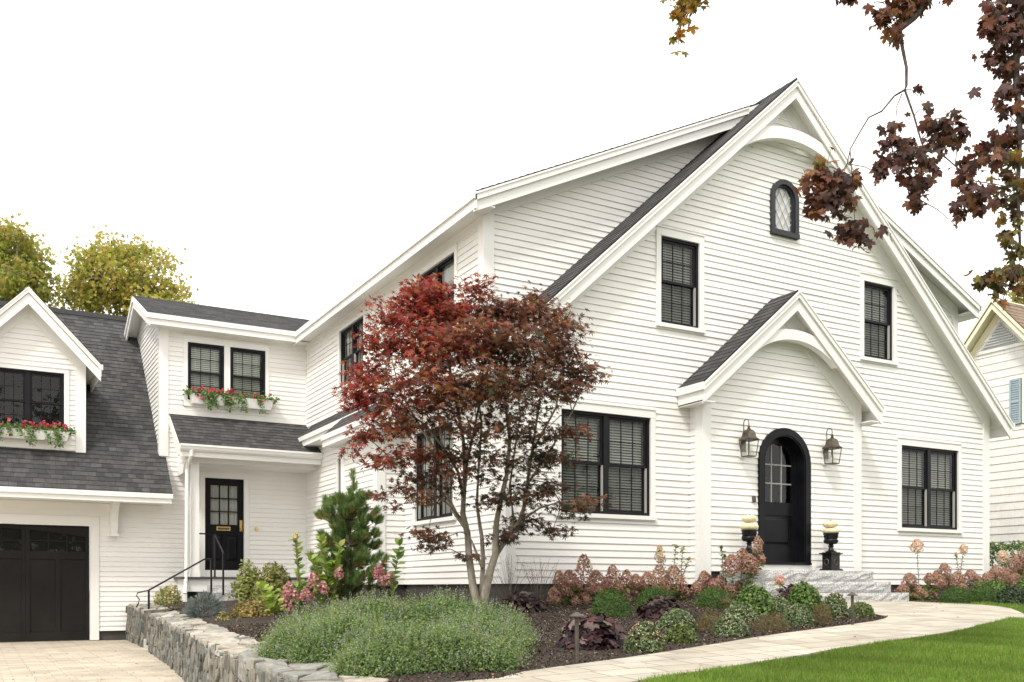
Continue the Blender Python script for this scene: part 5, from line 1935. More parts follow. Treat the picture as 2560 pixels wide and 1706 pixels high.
hyd_row("pink hydrangea in front of the white corner post", 1790, -.85, [(1762, 1448, 40, 40), (1786, 1462, 30, 36), (1800, 1456, 34, 34), (1824, 1474, 26, 36), (1742, 1470, 26, 32), (1844, 1466, 24, 30)], leafcol=((.14, .21, .05), (.20, .26, .07), (.25, .25, .08)))
hyd_row("tall pink hydrangea in front of the left urn", 1852, -1.05, [(1830, 1412, 50, 52), (1872, 1410, 48, 52), (1856, 1388, 34, 32), (1892, 1362, 42, 30), (1900, 1396, 26, 28), (1880, 1425, 26, 34)], nleaf=12)
hyd_row("single pink hydrangea head in front of the granite steps", 1950, -2.2, [(1950, 1449, 24, 24)], cols=[(.75, .45, .40), (.8, .55, .48)], nleaf=16)
hyd_row("pink hydrangea just right of the entrance steps", 2300, -.75, [(2274, 1450, 34, 40), (2258, 1474, 24, 36), (2296, 1478, 26, 30), (2312, 1487, 26, 28), (2296, 1494, 22, 28), (2330, 1484, 24, 28), (2322, 1446, 26, 30), (2346, 1454, 34, 40), (2284, 1486, 20, 26)])
hyd_row("pink hydrangea below the right double window", 2386, -.7, [(2362, 1426, 36, 36), (2392, 1448, 36, 40), (2370, 1456, 34, 40), (2424, 1440, 30, 38), (2344, 1440, 26, 30), (2440, 1452, 24, 30), (2404, 1466, 24, 36)])
hyd_row("wide pink hydrangea in front of the hedge at the right edge", 2520, -.9, [(2470, 1448, 30, 38), (2490, 1432, 32, 40), (2514, 1438, 36, 40), (2536, 1448, 30, 36), (2540, 1408, 44, 44), (2560, 1398, 44, 44), (2552, 1426, 40, 48), (2582, 1430, 44, 50), (2526, 1458, 26, 40), (2575, 1456, 26, 44)])
CREAM = [(.74, .52, .38), (.78, .62, .46), (.70, .44, .36), (.75, .66, .48)]
hyd_row("tall bare stemmed hydrangea with one faded head below the right double window", 2310, -.55, [(2293, 1364, 32, 34)], cols=CREAM, nleaf=14, group="tall bare stemmed hydrangeas", leafs=.06)
hyd_row("tall leafy hydrangea stem with a small faded head by the right house corner", 2398, -.55, [(2408, 1372, 24, 22), (2390, 1385, 8, 6)], cols=CREAM, nleaf=26, group="tall bare stemmed hydrangeas", leafs=.06, leafcol=((.2, .25, .08), (.26, .26, .1)))
hyd_row("tall thin hydrangea stems between the double window and the entrance", 1690, -.6, [(1652, 1386, 44, 28), (1690, 1366, 6, 6), (1706, 1372, 6, 6), (1722, 1396, 6, 6)], cols=[(.55, .45, .25), (.6, .42, .28)], nleaf=22, group="tall bare stemmed hydrangeas", leafs=.07, leafcol=((.12, .20, .04), (.17, .25, .06)))
hyd_row("thin leafy stem rising left of the urn", 1816, -.9, [(1804, 1368, 6, 6), (1812, 1390, 6, 6)], cols=[(.2, .25, .08)], nleaf=22, group="tall bare stemmed hydrangeas", leafs=.075, leafcol=((.12, .20, .04), (.17, .25, .06)))
hyd_row("cream headed hydrangea in front of the hedge", 2506, -.5, [(2508, 1392, 30, 30), (2480, 1440, 14, 14)], cols=CREAM, nleaf=14, group="tall bare stemmed hydrangeas")

# left bed: hydrangeas with upright leafy shoots
def shoots(label, base, tops, leafs=.11, cols=((.25, .35, .06), (.33, .42, .085), (.18, .27, .055)), blooms=(), group="hydrangea shoots in the left bed", bcols=((.52, .14, .20), (.58, .26, .28), (.66, .46, .38), (.45, .30, .22)), gap=.07):
    t = thing("hydrangea", label, "shrub", base, group)
    mb = MB()
    LC, LN, LA = [], [], []
    for top in tops:
        b0 = Vector(base) + Vector((random.uniform(-.1, .1), random.uniform(-.1, .1), -.02))
        top = Vector(top)
        mid = b0.lerp(top, .5) + Vector(((top.x - b0.x) * -.12, 0, .03))
        mb.tube([b0, mid, top], [.009, .007, .004], 6)
        k = max(3, int((top - b0).length / gap))
        for i in range(k + 1):
            s_ = .18 + .82 * i / k
            p = b0.lerp(mid, s_ / .5) if s_ < .5 else mid.lerp(top, (s_ - .5) / .5)
            a = (i % 2) * 1.57 + .3
            for q in (0, math.pi):
                el = .55 + .5 * s_ ** 3
                o_ = Vector((math.cos(a + q), math.sin(a + q), el))
                LC.append(p); LA.append(o_)
                LN.append((-o_.x * .8, -o_.y * .8 - .35, .75))
    mb.build("stem", M['twig'], t)
    n = len(LC)
    leaves("foliage", np.array(LC), np.array(LN) + rng.normal(size=(n, 3)) * .3, TPL_BROAD, rng.uniform(.8, 1.15, n) * leafs * 1.35, pick(cols, n), t, along=np.array(LA))
    if blooms:
        C, N, T = [], [], []
        mb = MB()
        for x, y, z, h, r in blooms:
            panicle(C, N, None, T, (x, y, z + h / 2), (x, y, z - h / 2), r, 120, bcols)
            mb.tube([Vector(base), Vector((x, y, z - h / 2)), Vector((x, y, z + h * .3))], [.007, .005, .002], 5)
        mb.build("stem", M['twig'], t)
        for c, nn, tt in zip(C, N, T):
            leaves("flower_head", c, nn, TPL_FLORET, rng.uniform(.8, 1.2, len(c)) * .033, tt, t)
    return t
DL = 14.6
sp = lambda px, py, d=DL: at(px, py, d)
def hb(lst, d):
    r = []
    for px, py, h_, w_ in lst:
        p = at(px, py, d)
        r.append((p.x, p.y, p.z, W(h_, d), W(w_, d) / 2))
    return r
shoots("hydrangea with one tall upright shoot and a cream tip in the left bed", spot(752, DL), [sp(741, 1352), sp(756, 1470)], .10, blooms=hb([(738, 1340, 18, 13)], DL), bcols=((.75, .68, .42), (.7, .62, .3)))
shoots("hydrangea with several bright green shoots and deep pink heads beside the pine", spot(812, 14.2), [sp(802, 1352, 14.2), sp(778, 1400, 14.2), sp(850, 1368, 14.2), sp(822, 1420, 14.2), sp(835, 1440, 14.2), sp(795, 1440, 14.2)], .11, blooms=hb([(783, 1452, 40, 34), (808, 1470, 34, 30), (848, 1434, 28, 26), (765, 1487, 30, 36)], 14.0))
shoots("low hydrangea with deep pink flower heads in the left bed", spot(722, 14.4), [sp(700, 1480, 14.4), sp(740, 1470, 14.4)], .08, blooms=hb([(722, 1474, 34, 34), (735, 1490, 30, 36), (712, 1500, 24, 30), (722, 1518, 24, 34)], 14.2))
shoots("single leafy hydrangea shoot with pink heads right of the pine", spot(985, 13.6), [sp(1000, 1366, 13.6)], .115, blooms=hb([(948, 1430, 40, 32), (976, 1448, 34, 30), (960, 1452, 26, 30)], 13.6), cols=((.13, .22, .045), (.18, .28, .06)), gap=.085)
shoots("bright yellow-green shoot leaning over the mulch in the left bed", gspot(690, 1545)[0], [sp(652, 1474, 13.0), sp(668, 1500, 13.0), sp(675, 1525, 13.0)], .11, cols=((.26, .36, .06), (.33, .42, .08)))
# azalea-like shrubs by the side porch
mound("leafy_shrub", "upright light green shrub with bare lower stems in front of the side door", "shrub", spot(618, 15.3) + Vector((0, 0, .22)), .32, .30, .74, 1300, TPL_DIA, .062, [(.24, .28, .065), (.31, .35, .09), (.17, .21, .05), (.34, .31, .11)], None, "leafy shrubs by the side porch", inner=.35, lump=.45, low=.1)
mound("leafy_shrub", "dense olive green shrub right of the side door", "shrub", spot(686, 15.0) + Vector((0, 0, .1)), .36, .36, .78, 2200, TPL_DIA, .058, [(.20, .24, .055), (.26, .28, .07), (.14, .18, .04), (.31, .26, .08)], None, "leafy shrubs by the side porch", inner=.4, lump=.25, low=.0)
mound("leafy_shrub", "low reddish brown shrub at the edge of the mulch", "shrub", gspot(635, 1545)[0], .40, .40, .34, 1300, TPL_DIA, .05, [(.26, .22, .06), (.30, .18, .07), (.19, .18, .05), (.36, .30, .08)], None, "leafy shrubs by the side porch", inner=.3, lump=.3, low=0)
mound("evergreen_shrub", "small glossy dark green shrub against the porch skirt", "shrub", spot(722, 16.8), .30, .30, .44, 900, TPL_OVAL, .08, [(.02, .06, .02), (.035, .09, .03), (.05, .11, .03)], None, None, inner=.4, lump=.25)
mound("variegated_shrub", "yellow-green variegated shrub on pale stems beside the long handrail", "shrub", spot(420, 17.6) + Vector((0, 0, .16)), .26, .26, .38, 900, TPL_DIA, .06, [(.34, .33, .12), (.48, .44, .22), (.22, .25, .07), (.58, .54, .32)], None, None, inner=.35, lump=.3, low=-.3)
mound("sprig", "tiny yellow-green sprig in the mulch in front of the blue spruce", "plant", gspot(556, 1556)[0], .08, .08, .16, 60, TPL_DIA, .05, [(.32, .32, .08), (.38, .30, .1)], None, None, inner=.3)

# dwarf blue spruce
def spruce(label, base, rx, rz, n=430):
    t = thing("blue_spruce", label, "shrub", base)
    C, N, A = [], [], []
    mb = MB()
    Pd, Dd = dome_pts(n, rx, rx, rz, .62, .16, -.35)
    for p, d in zip(Pd, Dd):
        b = Vector(base)
        tip = b + Vector(p)
        ax = (Vector((d[0], d[1], d[2] * .6 + .12)) + Vector((random.gauss(0, .2), random.gauss(0, .2), random.gauss(0, .12)))).normalized()
        s = tip - ax * .11
        mb.tube([s, tip], [.005, .003], 4, False)
        u = ax.cross(Vector((.3, .2, 1))).normalized()
        v = ax.cross(u)
        m = 44
        for i in range(m):
            q = s.lerp(tip, i / m)
            a = i * 2.4
            o_ = u * math.cos(a) + v * math.sin(a) + ax * (.5 + .9 * i / m)
            C.append(q); A.append(o_); N.append(ax.cross(o_))
    mb.build("stem", M['twig'], t)
    leaves("foliage", np.array(C), np.array(N), TPL_NEEDLE_W, .030, pick([(.20, .29, .29), (.28, .38, .38), (.15, .22, .23), (.35, .44, .43)], len(C)), t, along=np.array(A))
sb, sdp = gspot(515, 1545)
spruce("low blue-grey dwarf spruce beside the stone wall", sb, W(134, sdp) / 2, W(72, sdp))
# small pine
def pine(label, base, top, hw, tiers=8):
    t = thing("pine", label, "tree", base)
    mb = MB()
    b, tp = Vector(base), Vector(top)
    mb.tube([b + Vector((0, 0, -.05)), b.lerp(tp, .5), tp], [.05, .035, .01], 8)
    mb.build("trunk", M['bark'], t)
    br = MB()
    C, N, A, T = [], [], [], []
    tips = [(tp + Vector((0, 0, -.06)), Vector((0, 0, 1)), .14), (tp + Vector((.03, 0, -.22)), Vector((.1, 0, 1)), .13), (tp + Vector((-.04, -.03, -.33)), Vector((-.2, 0, 1)), .13)]
    for k in range(tiers):
        f = .07 + .78 * k / tiers
        m = max(5, int(11 * (1 - f * .5)))
        for j in range(m):
            a = 2 * math.pi * j / m + k * .8 + random.uniform(-.35, .35)
            r = hw * (1 - f * .92) ** .5 * random.uniform(.55, 1.15) + .03
            s = b.lerp(tp, f + random.uniform(-.03, .03))
            e = s + Vector((math.cos(a) * r, math.sin(a) * r, r * random.uniform(.25, .6)))
            mid = s.lerp(e, .5) + Vector((0, 0, -.03))
            br.tube([s, mid, e], [.011, .008, .005], 5, False)
            tips.append((e, (e - mid).normalized() + Vector((0, 0, .9)), random.uniform(.11, .15)))
            tips.append((e + Vector((random.uniform(-.1, .1), random.uniform(-.1, .1), random.uniform(-.09, .03))), (e - mid).normalized() + Vector((0, 0, .6)), random.uniform(.09, .13)))
            if r > .13:
                for q in (.45, .72):
                    o_ = Vector((random.uniform(-.08, .08), random.uniform(-.08, .08), random.uniform(.02, .1)))
                    tips.append((s.lerp(e, q) + o_, (e - s).normalized() + Vector((0, 0, 1.1)), random.uniform(.09, .13)))
            tips.append((s.lerp(e, .2) + Vector((random.uniform(-.1, .1), random.uniform(-.1, .1), .06)), Vector((math.cos(a), math.sin(a), 1.2)), .12))
    br.build("branch", M['twig'], t)
    for p, ax, ln in tips:
        ax = ax.normalized()
        u = ax.cross(Vector((.31, .22, .1))).normalized()
        v = ax.cross(u)
        yel = random.random() < .35
        for i in range(190):
            a, q = i * 2.4, random.random()
            o_ = ax * random.uniform(.45, 1.4) + (u * math.cos(a) + v * math.sin(a)) * (.85 - .35 * q)
            C.append(p + ax * (q * ln - .09)); A.append(o_); N.append(ax.cross(o_) + ax * .05)
            T.append(((.44, .37, .13) if yel and q < .4 else random.choice([(.20, .31, .10), (.26, .38, .13), (.145, .235, .09), (.32, .44, .155)])))
    leaves("foliage", np.array(C), np.array(N), TPL_NEEDLE_W, rng.uniform(.075, .12, len(C)), np.array(T), t, along=np.array(A))
pb = spot(862, 15.2)
ptop = at(882, 1180, 15.2)
pine("small conical pine against the bay of the driveway side wall", pb, ptop, W(190, 15.2) / 2)

# ------------------------------------------------------------------ catmint mounds in front
def catmint(label, parts, n):
    b0 = parts[0][0]
    t = thing("catmint", label, "plant", b0, "catmint mounds at the corner of the stone wall")
    C, N, A, FC, FN, FA = [], [], [], [], [], []
    for b, rx, ry, rz, w_ in parts:
        m = int(n * w_)
        Pd, D = dome_pts(m, rx, ry, rz, .72, .20, -.25, 22)
        C.append(Pd + np.array(b)); N.append(D + rng.normal(size=(m, 3)) * .7 + [0, 0, .4])
        A.append(D + rng.normal(size=(m, 3)) * .6 + [0, 0, .8])
        k = m // 26
        Pd, D = dome_pts(k, rx * .98, ry * .98, rz * .98, .8, .20, -.2, 22)
        FC.append(Pd + np.array(b)); FN.append(rng.normal(size=(k, 3))); FA.append(D * .8 + np.array([0, 0, .9]) + rng.normal(size=(k, 3)) * .3)
    C, N, A = map(np.concatenate, (C, N, A))
    GREY = [(.115, .19, .055), (.165, .255, .075), (.075, .13, .04), (.215, .31, .10), (.135, .20, .085)]
    leaves("foliage", C, N, TPL_OVAL, rng.uniform(.6, 1.4, len(C)) * .0245, pick(GREY, len(C)), t, along=A)
    FC, FN, FA = map(np.concatenate, (FC, FN, FA))
    FA = norm(FA)
    m = len(FC)
    ln = rng.uniform(.07, .17, m)
    # upright sprigs: a thin stem with pairs of small leaves, some tipped with pale purple florets
    leaves("stem", FC - FA * .05, rng.normal(size=FC.shape), (np.array([(-.009, 0, 0), (.009, 0, 0), (.005, 1, 0), (-.005, 1, 0)]), [(0, 1, 2, 3)]), ln + .05, np.array([.20, .22, .11]), t, along=FA)
    K = 9
    f = np.tile(np.linspace(.1, 1.0, K), m)[:, None]
    q = np.repeat(FC, K, axis=0) + np.repeat(FA * ln[:, None], K, axis=0) * f
    side = rng.normal(size=q.shape) + np.repeat(FA, K, axis=0) * .6
    leaves("foliage", q, rng.normal(size=q.shape) + np.array([0, -.2, .6]), TPL_DIA, rng.uniform(.6, 1.2, len(q)) * .019 * (1.25 - .5 * f[:, 0]), pick([(.18, .275, .08), (.24, .34, .10), (.135, .215, .065), (.30, .37, .14)], len(q)), t, along=side)
    sel = rng.random(m) < .22
    K = 6
    q = np.repeat((FC + FA * ln[:, None])[sel], K, axis=0) - np.repeat(FA[sel], K, axis=0) * np.tile(np.linspace(-.015, .045, K), sel.sum())[:, None] + rng.normal(size=(K * sel.sum(), 3)) * .004
    tag(leaves("flower", q, rng.normal(size=q.shape), TPL_DIA, .013, pick([(.27, .25, .36), (.34, .31, .38), (.21, .20, .30), (.36, .33, .33)], len(q)), t), kind="stuff")
    return t
def cm(px, d, rx, ry, top):
    b = spot(px, d)
    return (tuple(b + Vector((0, 0, -.03))), rx, ry, CAM.z + (HZ - top) / FPX * d - b.z + .03)
cl = [cm(775, 7.75, .40, .45, 1560) + (.8,), cm(870, 7.3, .45, .5, 1545) + (.9,), cm(930, 8.7, .62, .7, 1500) + (1.3,), cm(990, 6.95, .42, .42, 1570) + (.8,), cm(800, 8.9, .45, .6, 1528) + (.7,), cm(960, 6.55, .36, .34, 1612) + (.5,)]
catmint("left grey-green catmint mound with faint purple flowers spilling over the stone wall", cl, 22000)
cr = [cm(1180, 7.3, .36, .45, 1548) + (.9,), cm(1105, 8.6, .60, .7, 1492) + (1.2,), cm(1225, 8.5, .36, .5, 1524) + (.8,), cm(1268, 7.7, .18, .25, 1572) + (.3,), cm(1120, 6.8, .32, .4, 1580) + (.7,), cm(1205, 6.75, .26, .34, 1598) + (.4,)]
catmint("right grey-green catmint mound with faint purple flowers in front of the red maple", cr, 22000)

# thin dry grass wisps against the foundation
def wisps(px, y, label, n=22, h=.75):
    x, d = aty(px, y)
    b = Vector((x, y, zg(x, y)))
    t = thing("dry_grass", label, "plant", b, "dry seed stalks against the foundation")
    mb = MB()
    C = []
    for k in range(n):
        e = b + Vector((random.gauss(0, .22), random.gauss(0, .12), h * random.uniform(.6, 1.05)))
        m = b.lerp(e, .5) + Vector((random.gauss(0, .03), 0, .05))
        mb.tube([b, m, e], [.003, .0022, .0014], 4, False)
        for j in range(7):
            C.append(m.lerp(e, .3 + .7 * j / 7) + Vector((random.gauss(0, .02), random.gauss(0, .02), 0)))
    mb.build("stem", M['twig'], t)
    leaves("seed_head", np.array(C), rng.normal(size=(len(C), 3)), TPL_DIA, .016, pick([(.25, .17, .13), (.32, .25, .18)], len(C)), t)
wisps(1275, -.5, "thin dry seed stalks against the foundation left of the purple heuchera")
wisps(1345, -.45, "thin dry seed stalks against the foundation above the purple heuchera")
wisps(1985, -1.9, "thin dry seed stalks in front of the entrance steps", 16, .55)

# ------------------------------------------------------------------ hedge at the right
hd = thing("hedge", "clipped green hedge between the two houses", "hedge", (13.2, 1.0, 1.36))
n = 5200
q = np.stack([rng.uniform(12.2, 13.6, n), rng.uniform(-1.6, 5, n), 1.4 + 1.12 * rng.random(n) ** .7], 1)
sh = rng.random(n)
q[sh < .4, 0] = 12.2 + .12 * rng.random((sh < .4).sum())
q[(sh > .4) & (sh < .75), 2] = 2.45 + .1 * rng.random(((sh > .4) & (sh < .75)).sum())
q[sh > .9, 1] = -1.6 + .1 * rng.random((sh > .9).sum())
leaves("foliage", q, rng.normal(size=(n, 3)) * .7 + np.array([-.4, -.4, .8]), TPL_DIA, rng.uniform(.06, .11, n), pick([(.08, .14, .03), (.12, .19, .045), (.05, .09, .022), (.17, .23, .07)], n), hd)
mb = MB()
for k in range(18):
    y = -1.4 + k * .37
    mb.tube([(12.8, y, 1.2), (12.75 + random.uniform(-.2, .2), y + .1, 2.3)], [.03, .01], 6)
mb.build("stem", M['twig'], hd)

# ------------------------------------------------------------------ window boxes
def window_box(x0, x1, z0, z1, label, over):
    t = thing("window_box", label, "planter", ((x0 + x1) / 2, 9.66, z0), "white window boxes with red flowers")
    mb = MB()
    F_ = FY(9.665)
    c0, c1 = .0, .21
    mb.hexa([F_.P(x0 + .05, z0, c0), F_.P(x1 - .05, z0, c0), F_.P(x1 - .05, z0, c1 - .05), F_.P(x0 + .05, z0, c1 - .05)],
            [F_.P(x0, z1, c0), F_.P(x1, z1, c0), F_.P(x1, z1, c1), F_.P(x0, z1, c1)])
    mb.build("box", M['trim'], t)
    C, N, A = [], [], []
    FC = []
    L = x1 - x0
    for k in range(int(L * 620)):
        x = random.uniform(x0 - .12, x1 + .10)
        C.append((x, 9.56 + random.uniform(-.12, .08), z1 + abs(random.gauss(0, .055)) - .02))
    for k in range(int(L * 7)):        # trailing clumps
        x = random.uniform(x0, x1 + .08)
        ln = random.uniform(.12, .34)
        for j in range(int(ln * 170)):
            s_ = random.random()
            C.append((x + random.gauss(0, .035) + .05 * s_, 9.44 - .02 * random.random(), z1 - s_ * ln))
    for k in range(int(L * 16)):
        FC.append((random.uniform(x0, x1), 9.54 + random.uniform(-.12, .04), z1 + random.uniform(.02, .16)))
    for k in range(int(L * 3)):
        FC.append((random.uniform(x0, x1), 9.44, z1 - random.uniform(.02, .14)))
    C = np.array(C)
    n = len(C)
    leaves("foliage", C, rng.normal(size=(n, 3)) * .6 + np.array([-.2, -.9, .6]), TPL_OVAL, rng.uniform(.035, .075, n), pick([(.10, .19, .045), (.15, .26, .065), (.06, .12, .03), (.25, .34, .12)], n), t)
    FC = np.repeat(np.array(FC), 7, axis=0)
    m = len(FC)
    leaves("flower", FC + rng.normal(size=(m, 3)) * .017, rng.normal(size=(m, 3)) * .5 + np.array([-.2, -1, .4]), TPL_FLORET, .042, pick([(.46, .03, .04), (.54, .07, .08), (.36, .02, .03), (.52, .13, .13)], m), t).__setitem__('kind', 'stuff')
window_box(-2.66, -.84, 5.65, 5.86, "white window box with red flowers below the paired windows of the link wing", 0)
window_box(-6.62, -5.07, 4.62, 4.81, "white window box with red flowers below the garage dormer window", 0)

# ------------------------------------------------------------------ Japanese maple
def jmaple():
    D0 = 11.9
    A = lambda px, py, dd=0.0: at(px, py, D0 + dd)
    b = A(1203, 1540)
    b.z = zg(b.x, b.y) - .03
    t = thing("japanese_maple", "multi-stemmed Japanese maple with red to dark purple leaves in front of the house corner", "tree", b)
    tr, tw = MB(), MB()
    limbs = []
    def limb(pts, r0, r1, keep=True):
        P = [A(*p) if not isinstance(p, Vector) else p for p in pts]
        n = len(P)
        tr.tube(P, [r0 + (r1 - r0) * (k / (n - 1)) ** .8 for k in range(n)], 9)
        if keep:
            limbs.append(P)
    L1 = [(1196, 1522), (1182, 1462), (1173, 1397), (1169, 1336), (1157, 1284), (1159, 1245), (1163, 1180), (1158, 1100, -.05), (1140, 1000, -.1), (1120, 900, -.1)]
    limb([b + Vector((0, 0, -.05)), (1200, 1524)], .092, .085, False)
    limb([(1201, 1530), (1196, 1522)] + L1[1:], .062, .016)
    limb([(1206, 1520), (1205, 1473, .05), (1208, 1397, .08), (1204, 1340, .1), (1199, 1310, .1), (1192, 1260, .1), (1196, 1180, .2), (1204, 1060, .3), (1190, 950, .3)], .036, .012)
    limb([(1207, 1522), (1212, 1488, -.05), (1225, 1429, -.05), (1238, 1388, -.1), (1240, 1332, -.1), (1241, 1306, -.1), (1253, 1245, -.2), (1266, 1191, -.2), (1275, 1100, -.25), (1262, 1000, -.3), (1250, 900, -.3)], .062, .014)
    limb([(1236, 1392, -.1), (1264, 1351), (1299, 1304, .1), (1312, 1262, .1), (1318, 1212, .1), (1330, 1130, .15), (1345, 1030, .15), (1360, 930, .1)], .036, .012)
    limb([(1278, 1330), (1283, 1290, .2), (1274, 1220, .3), (1283, 1150, .3), (1300, 1040, .4), (1290, 930, .4)], .022, .009)
    limb([(1166, 1320), (1140, 1286, .15), (1120, 1245, .3), (1110, 1190, .35), (1085, 1120, .3), (1040, 1050, .3), (1000, 980, .2)], .036, .010)
    limb([(1150, 1295), (1125, 1265), (1100, 1245, -.2), (1060, 1220, -.3), (1010, 1180, -.3), (960, 1130, -.3), (915, 1090, -.2)], .016, .006)
    limb([(1205, 1420), (1188, 1375, .2), (1178, 1350, .3)], .02, .012, False)
    limb([(1159, 1245), (1145, 1180, -.25), (1110, 1120, -.4), (1060, 1060, -.5), (1000, 1020, -.5), (930, 1010, -.45)], .022, .007)
    limb([(1163, 1180), (1180, 1100, -.4), (1200, 1000, -.5), (1210, 900, -.4), (1195, 830, -.3)], .02, .006)
    limb([(1120, 1190, .3), (1100, 1080, .5), (1090, 960, .5), (1085, 850, .4), (1070, 770, .3)], .018, .006)
    limb([(1318, 1212, .1), (1380, 1120), (1430, 1030, -.1), (1460, 960, -.1)], .016, .006)
    limb([(1299, 1304, .1), (1350, 1270), (1400, 1255, -.1), (1450, 1250, -.1)], .016, .005)
    limb([(1330, 1130, .15), (1390, 1020), (1410, 900, .1), (1400, 830, .1)], .016, .006)
    # leafy clusters: px, py, depth, radius px x, radius px y, redness
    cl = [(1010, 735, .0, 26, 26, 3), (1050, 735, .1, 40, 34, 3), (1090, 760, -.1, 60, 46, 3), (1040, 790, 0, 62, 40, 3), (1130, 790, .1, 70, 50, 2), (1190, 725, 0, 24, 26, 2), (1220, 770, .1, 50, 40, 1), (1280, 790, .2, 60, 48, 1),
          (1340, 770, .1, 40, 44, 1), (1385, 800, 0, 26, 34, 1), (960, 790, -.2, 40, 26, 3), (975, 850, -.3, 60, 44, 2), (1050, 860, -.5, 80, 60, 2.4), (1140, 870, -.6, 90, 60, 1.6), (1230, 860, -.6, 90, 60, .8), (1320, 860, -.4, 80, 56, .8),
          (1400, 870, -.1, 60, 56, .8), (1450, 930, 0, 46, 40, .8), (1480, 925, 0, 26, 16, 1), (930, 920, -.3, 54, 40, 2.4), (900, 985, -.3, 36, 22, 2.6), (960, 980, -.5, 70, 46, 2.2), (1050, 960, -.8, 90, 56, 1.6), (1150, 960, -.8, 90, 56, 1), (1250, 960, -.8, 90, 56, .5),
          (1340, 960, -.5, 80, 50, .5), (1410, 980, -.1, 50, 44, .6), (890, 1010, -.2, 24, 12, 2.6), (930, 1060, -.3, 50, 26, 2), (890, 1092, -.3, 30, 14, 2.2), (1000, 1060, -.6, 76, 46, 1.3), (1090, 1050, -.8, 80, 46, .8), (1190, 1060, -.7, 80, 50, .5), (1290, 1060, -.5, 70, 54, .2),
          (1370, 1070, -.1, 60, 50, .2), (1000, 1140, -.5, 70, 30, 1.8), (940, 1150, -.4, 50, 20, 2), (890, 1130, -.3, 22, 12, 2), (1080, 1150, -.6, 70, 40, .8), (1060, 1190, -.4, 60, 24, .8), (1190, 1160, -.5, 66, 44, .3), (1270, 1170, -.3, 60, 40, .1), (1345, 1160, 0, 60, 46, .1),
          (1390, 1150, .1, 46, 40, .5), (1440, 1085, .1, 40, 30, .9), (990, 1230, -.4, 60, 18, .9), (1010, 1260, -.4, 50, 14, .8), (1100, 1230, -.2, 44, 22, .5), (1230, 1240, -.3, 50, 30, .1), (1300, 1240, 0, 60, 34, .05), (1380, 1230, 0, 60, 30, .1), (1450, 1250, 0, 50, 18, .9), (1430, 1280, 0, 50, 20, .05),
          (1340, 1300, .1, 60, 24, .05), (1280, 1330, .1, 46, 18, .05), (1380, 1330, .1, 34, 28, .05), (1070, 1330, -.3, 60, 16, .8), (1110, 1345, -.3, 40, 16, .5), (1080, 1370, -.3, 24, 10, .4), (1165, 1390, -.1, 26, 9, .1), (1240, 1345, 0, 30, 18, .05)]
    C, N, AL, T = [], [], [], []
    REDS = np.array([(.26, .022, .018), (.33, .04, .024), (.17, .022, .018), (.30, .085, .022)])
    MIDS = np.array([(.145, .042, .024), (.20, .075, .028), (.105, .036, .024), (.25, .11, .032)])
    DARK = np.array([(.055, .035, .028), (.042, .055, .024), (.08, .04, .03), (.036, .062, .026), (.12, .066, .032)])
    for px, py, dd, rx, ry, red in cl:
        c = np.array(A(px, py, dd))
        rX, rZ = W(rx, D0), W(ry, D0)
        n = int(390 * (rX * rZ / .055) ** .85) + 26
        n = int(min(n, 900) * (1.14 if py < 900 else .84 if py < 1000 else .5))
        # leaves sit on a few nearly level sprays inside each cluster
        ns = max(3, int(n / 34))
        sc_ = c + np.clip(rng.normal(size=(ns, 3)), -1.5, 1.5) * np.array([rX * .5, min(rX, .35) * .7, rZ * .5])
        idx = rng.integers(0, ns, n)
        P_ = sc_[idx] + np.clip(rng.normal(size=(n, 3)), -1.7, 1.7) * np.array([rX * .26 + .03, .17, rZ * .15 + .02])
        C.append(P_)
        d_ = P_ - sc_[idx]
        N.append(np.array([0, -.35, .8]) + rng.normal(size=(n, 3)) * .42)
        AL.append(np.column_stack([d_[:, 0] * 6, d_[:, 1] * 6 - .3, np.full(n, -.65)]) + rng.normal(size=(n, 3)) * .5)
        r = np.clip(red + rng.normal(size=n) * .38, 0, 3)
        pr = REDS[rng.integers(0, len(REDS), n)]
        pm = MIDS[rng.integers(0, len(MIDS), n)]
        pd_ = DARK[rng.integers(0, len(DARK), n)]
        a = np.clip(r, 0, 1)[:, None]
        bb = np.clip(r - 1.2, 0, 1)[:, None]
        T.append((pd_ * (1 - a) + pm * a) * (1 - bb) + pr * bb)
        # twig feeding the cluster from the nearest limb point
        best = min(((Vector(c) - q).length, q) for P in limbs for q in P[2:])
        q = best[1]
        if best[0] > .12:
            e = Vector(c)
            m_ = q.lerp(e, .5) + Vector((random.gauss(0, .03), random.gauss(0, .03), .05))
            tw.tube([q, m_, e], [.008, .006, .003], 5, False)
        for s in sc_[: max(2, ns // 2)]:
            e = Vector(s)
            tw.tube([Vector(c), Vector(c).lerp(e, .5) + Vector((0, 0, .02)), e], [.0045, .0035, .002], 4, False)
    tr.build("trunk", M['bark'], t, smooth=True)
    tw.build("twigs", M['darktwig'], t, smooth=True)
    C, N, AL, T = map(np.concatenate, (C, N, AL, T))
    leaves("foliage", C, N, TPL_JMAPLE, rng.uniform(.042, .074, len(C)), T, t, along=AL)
jmaple()

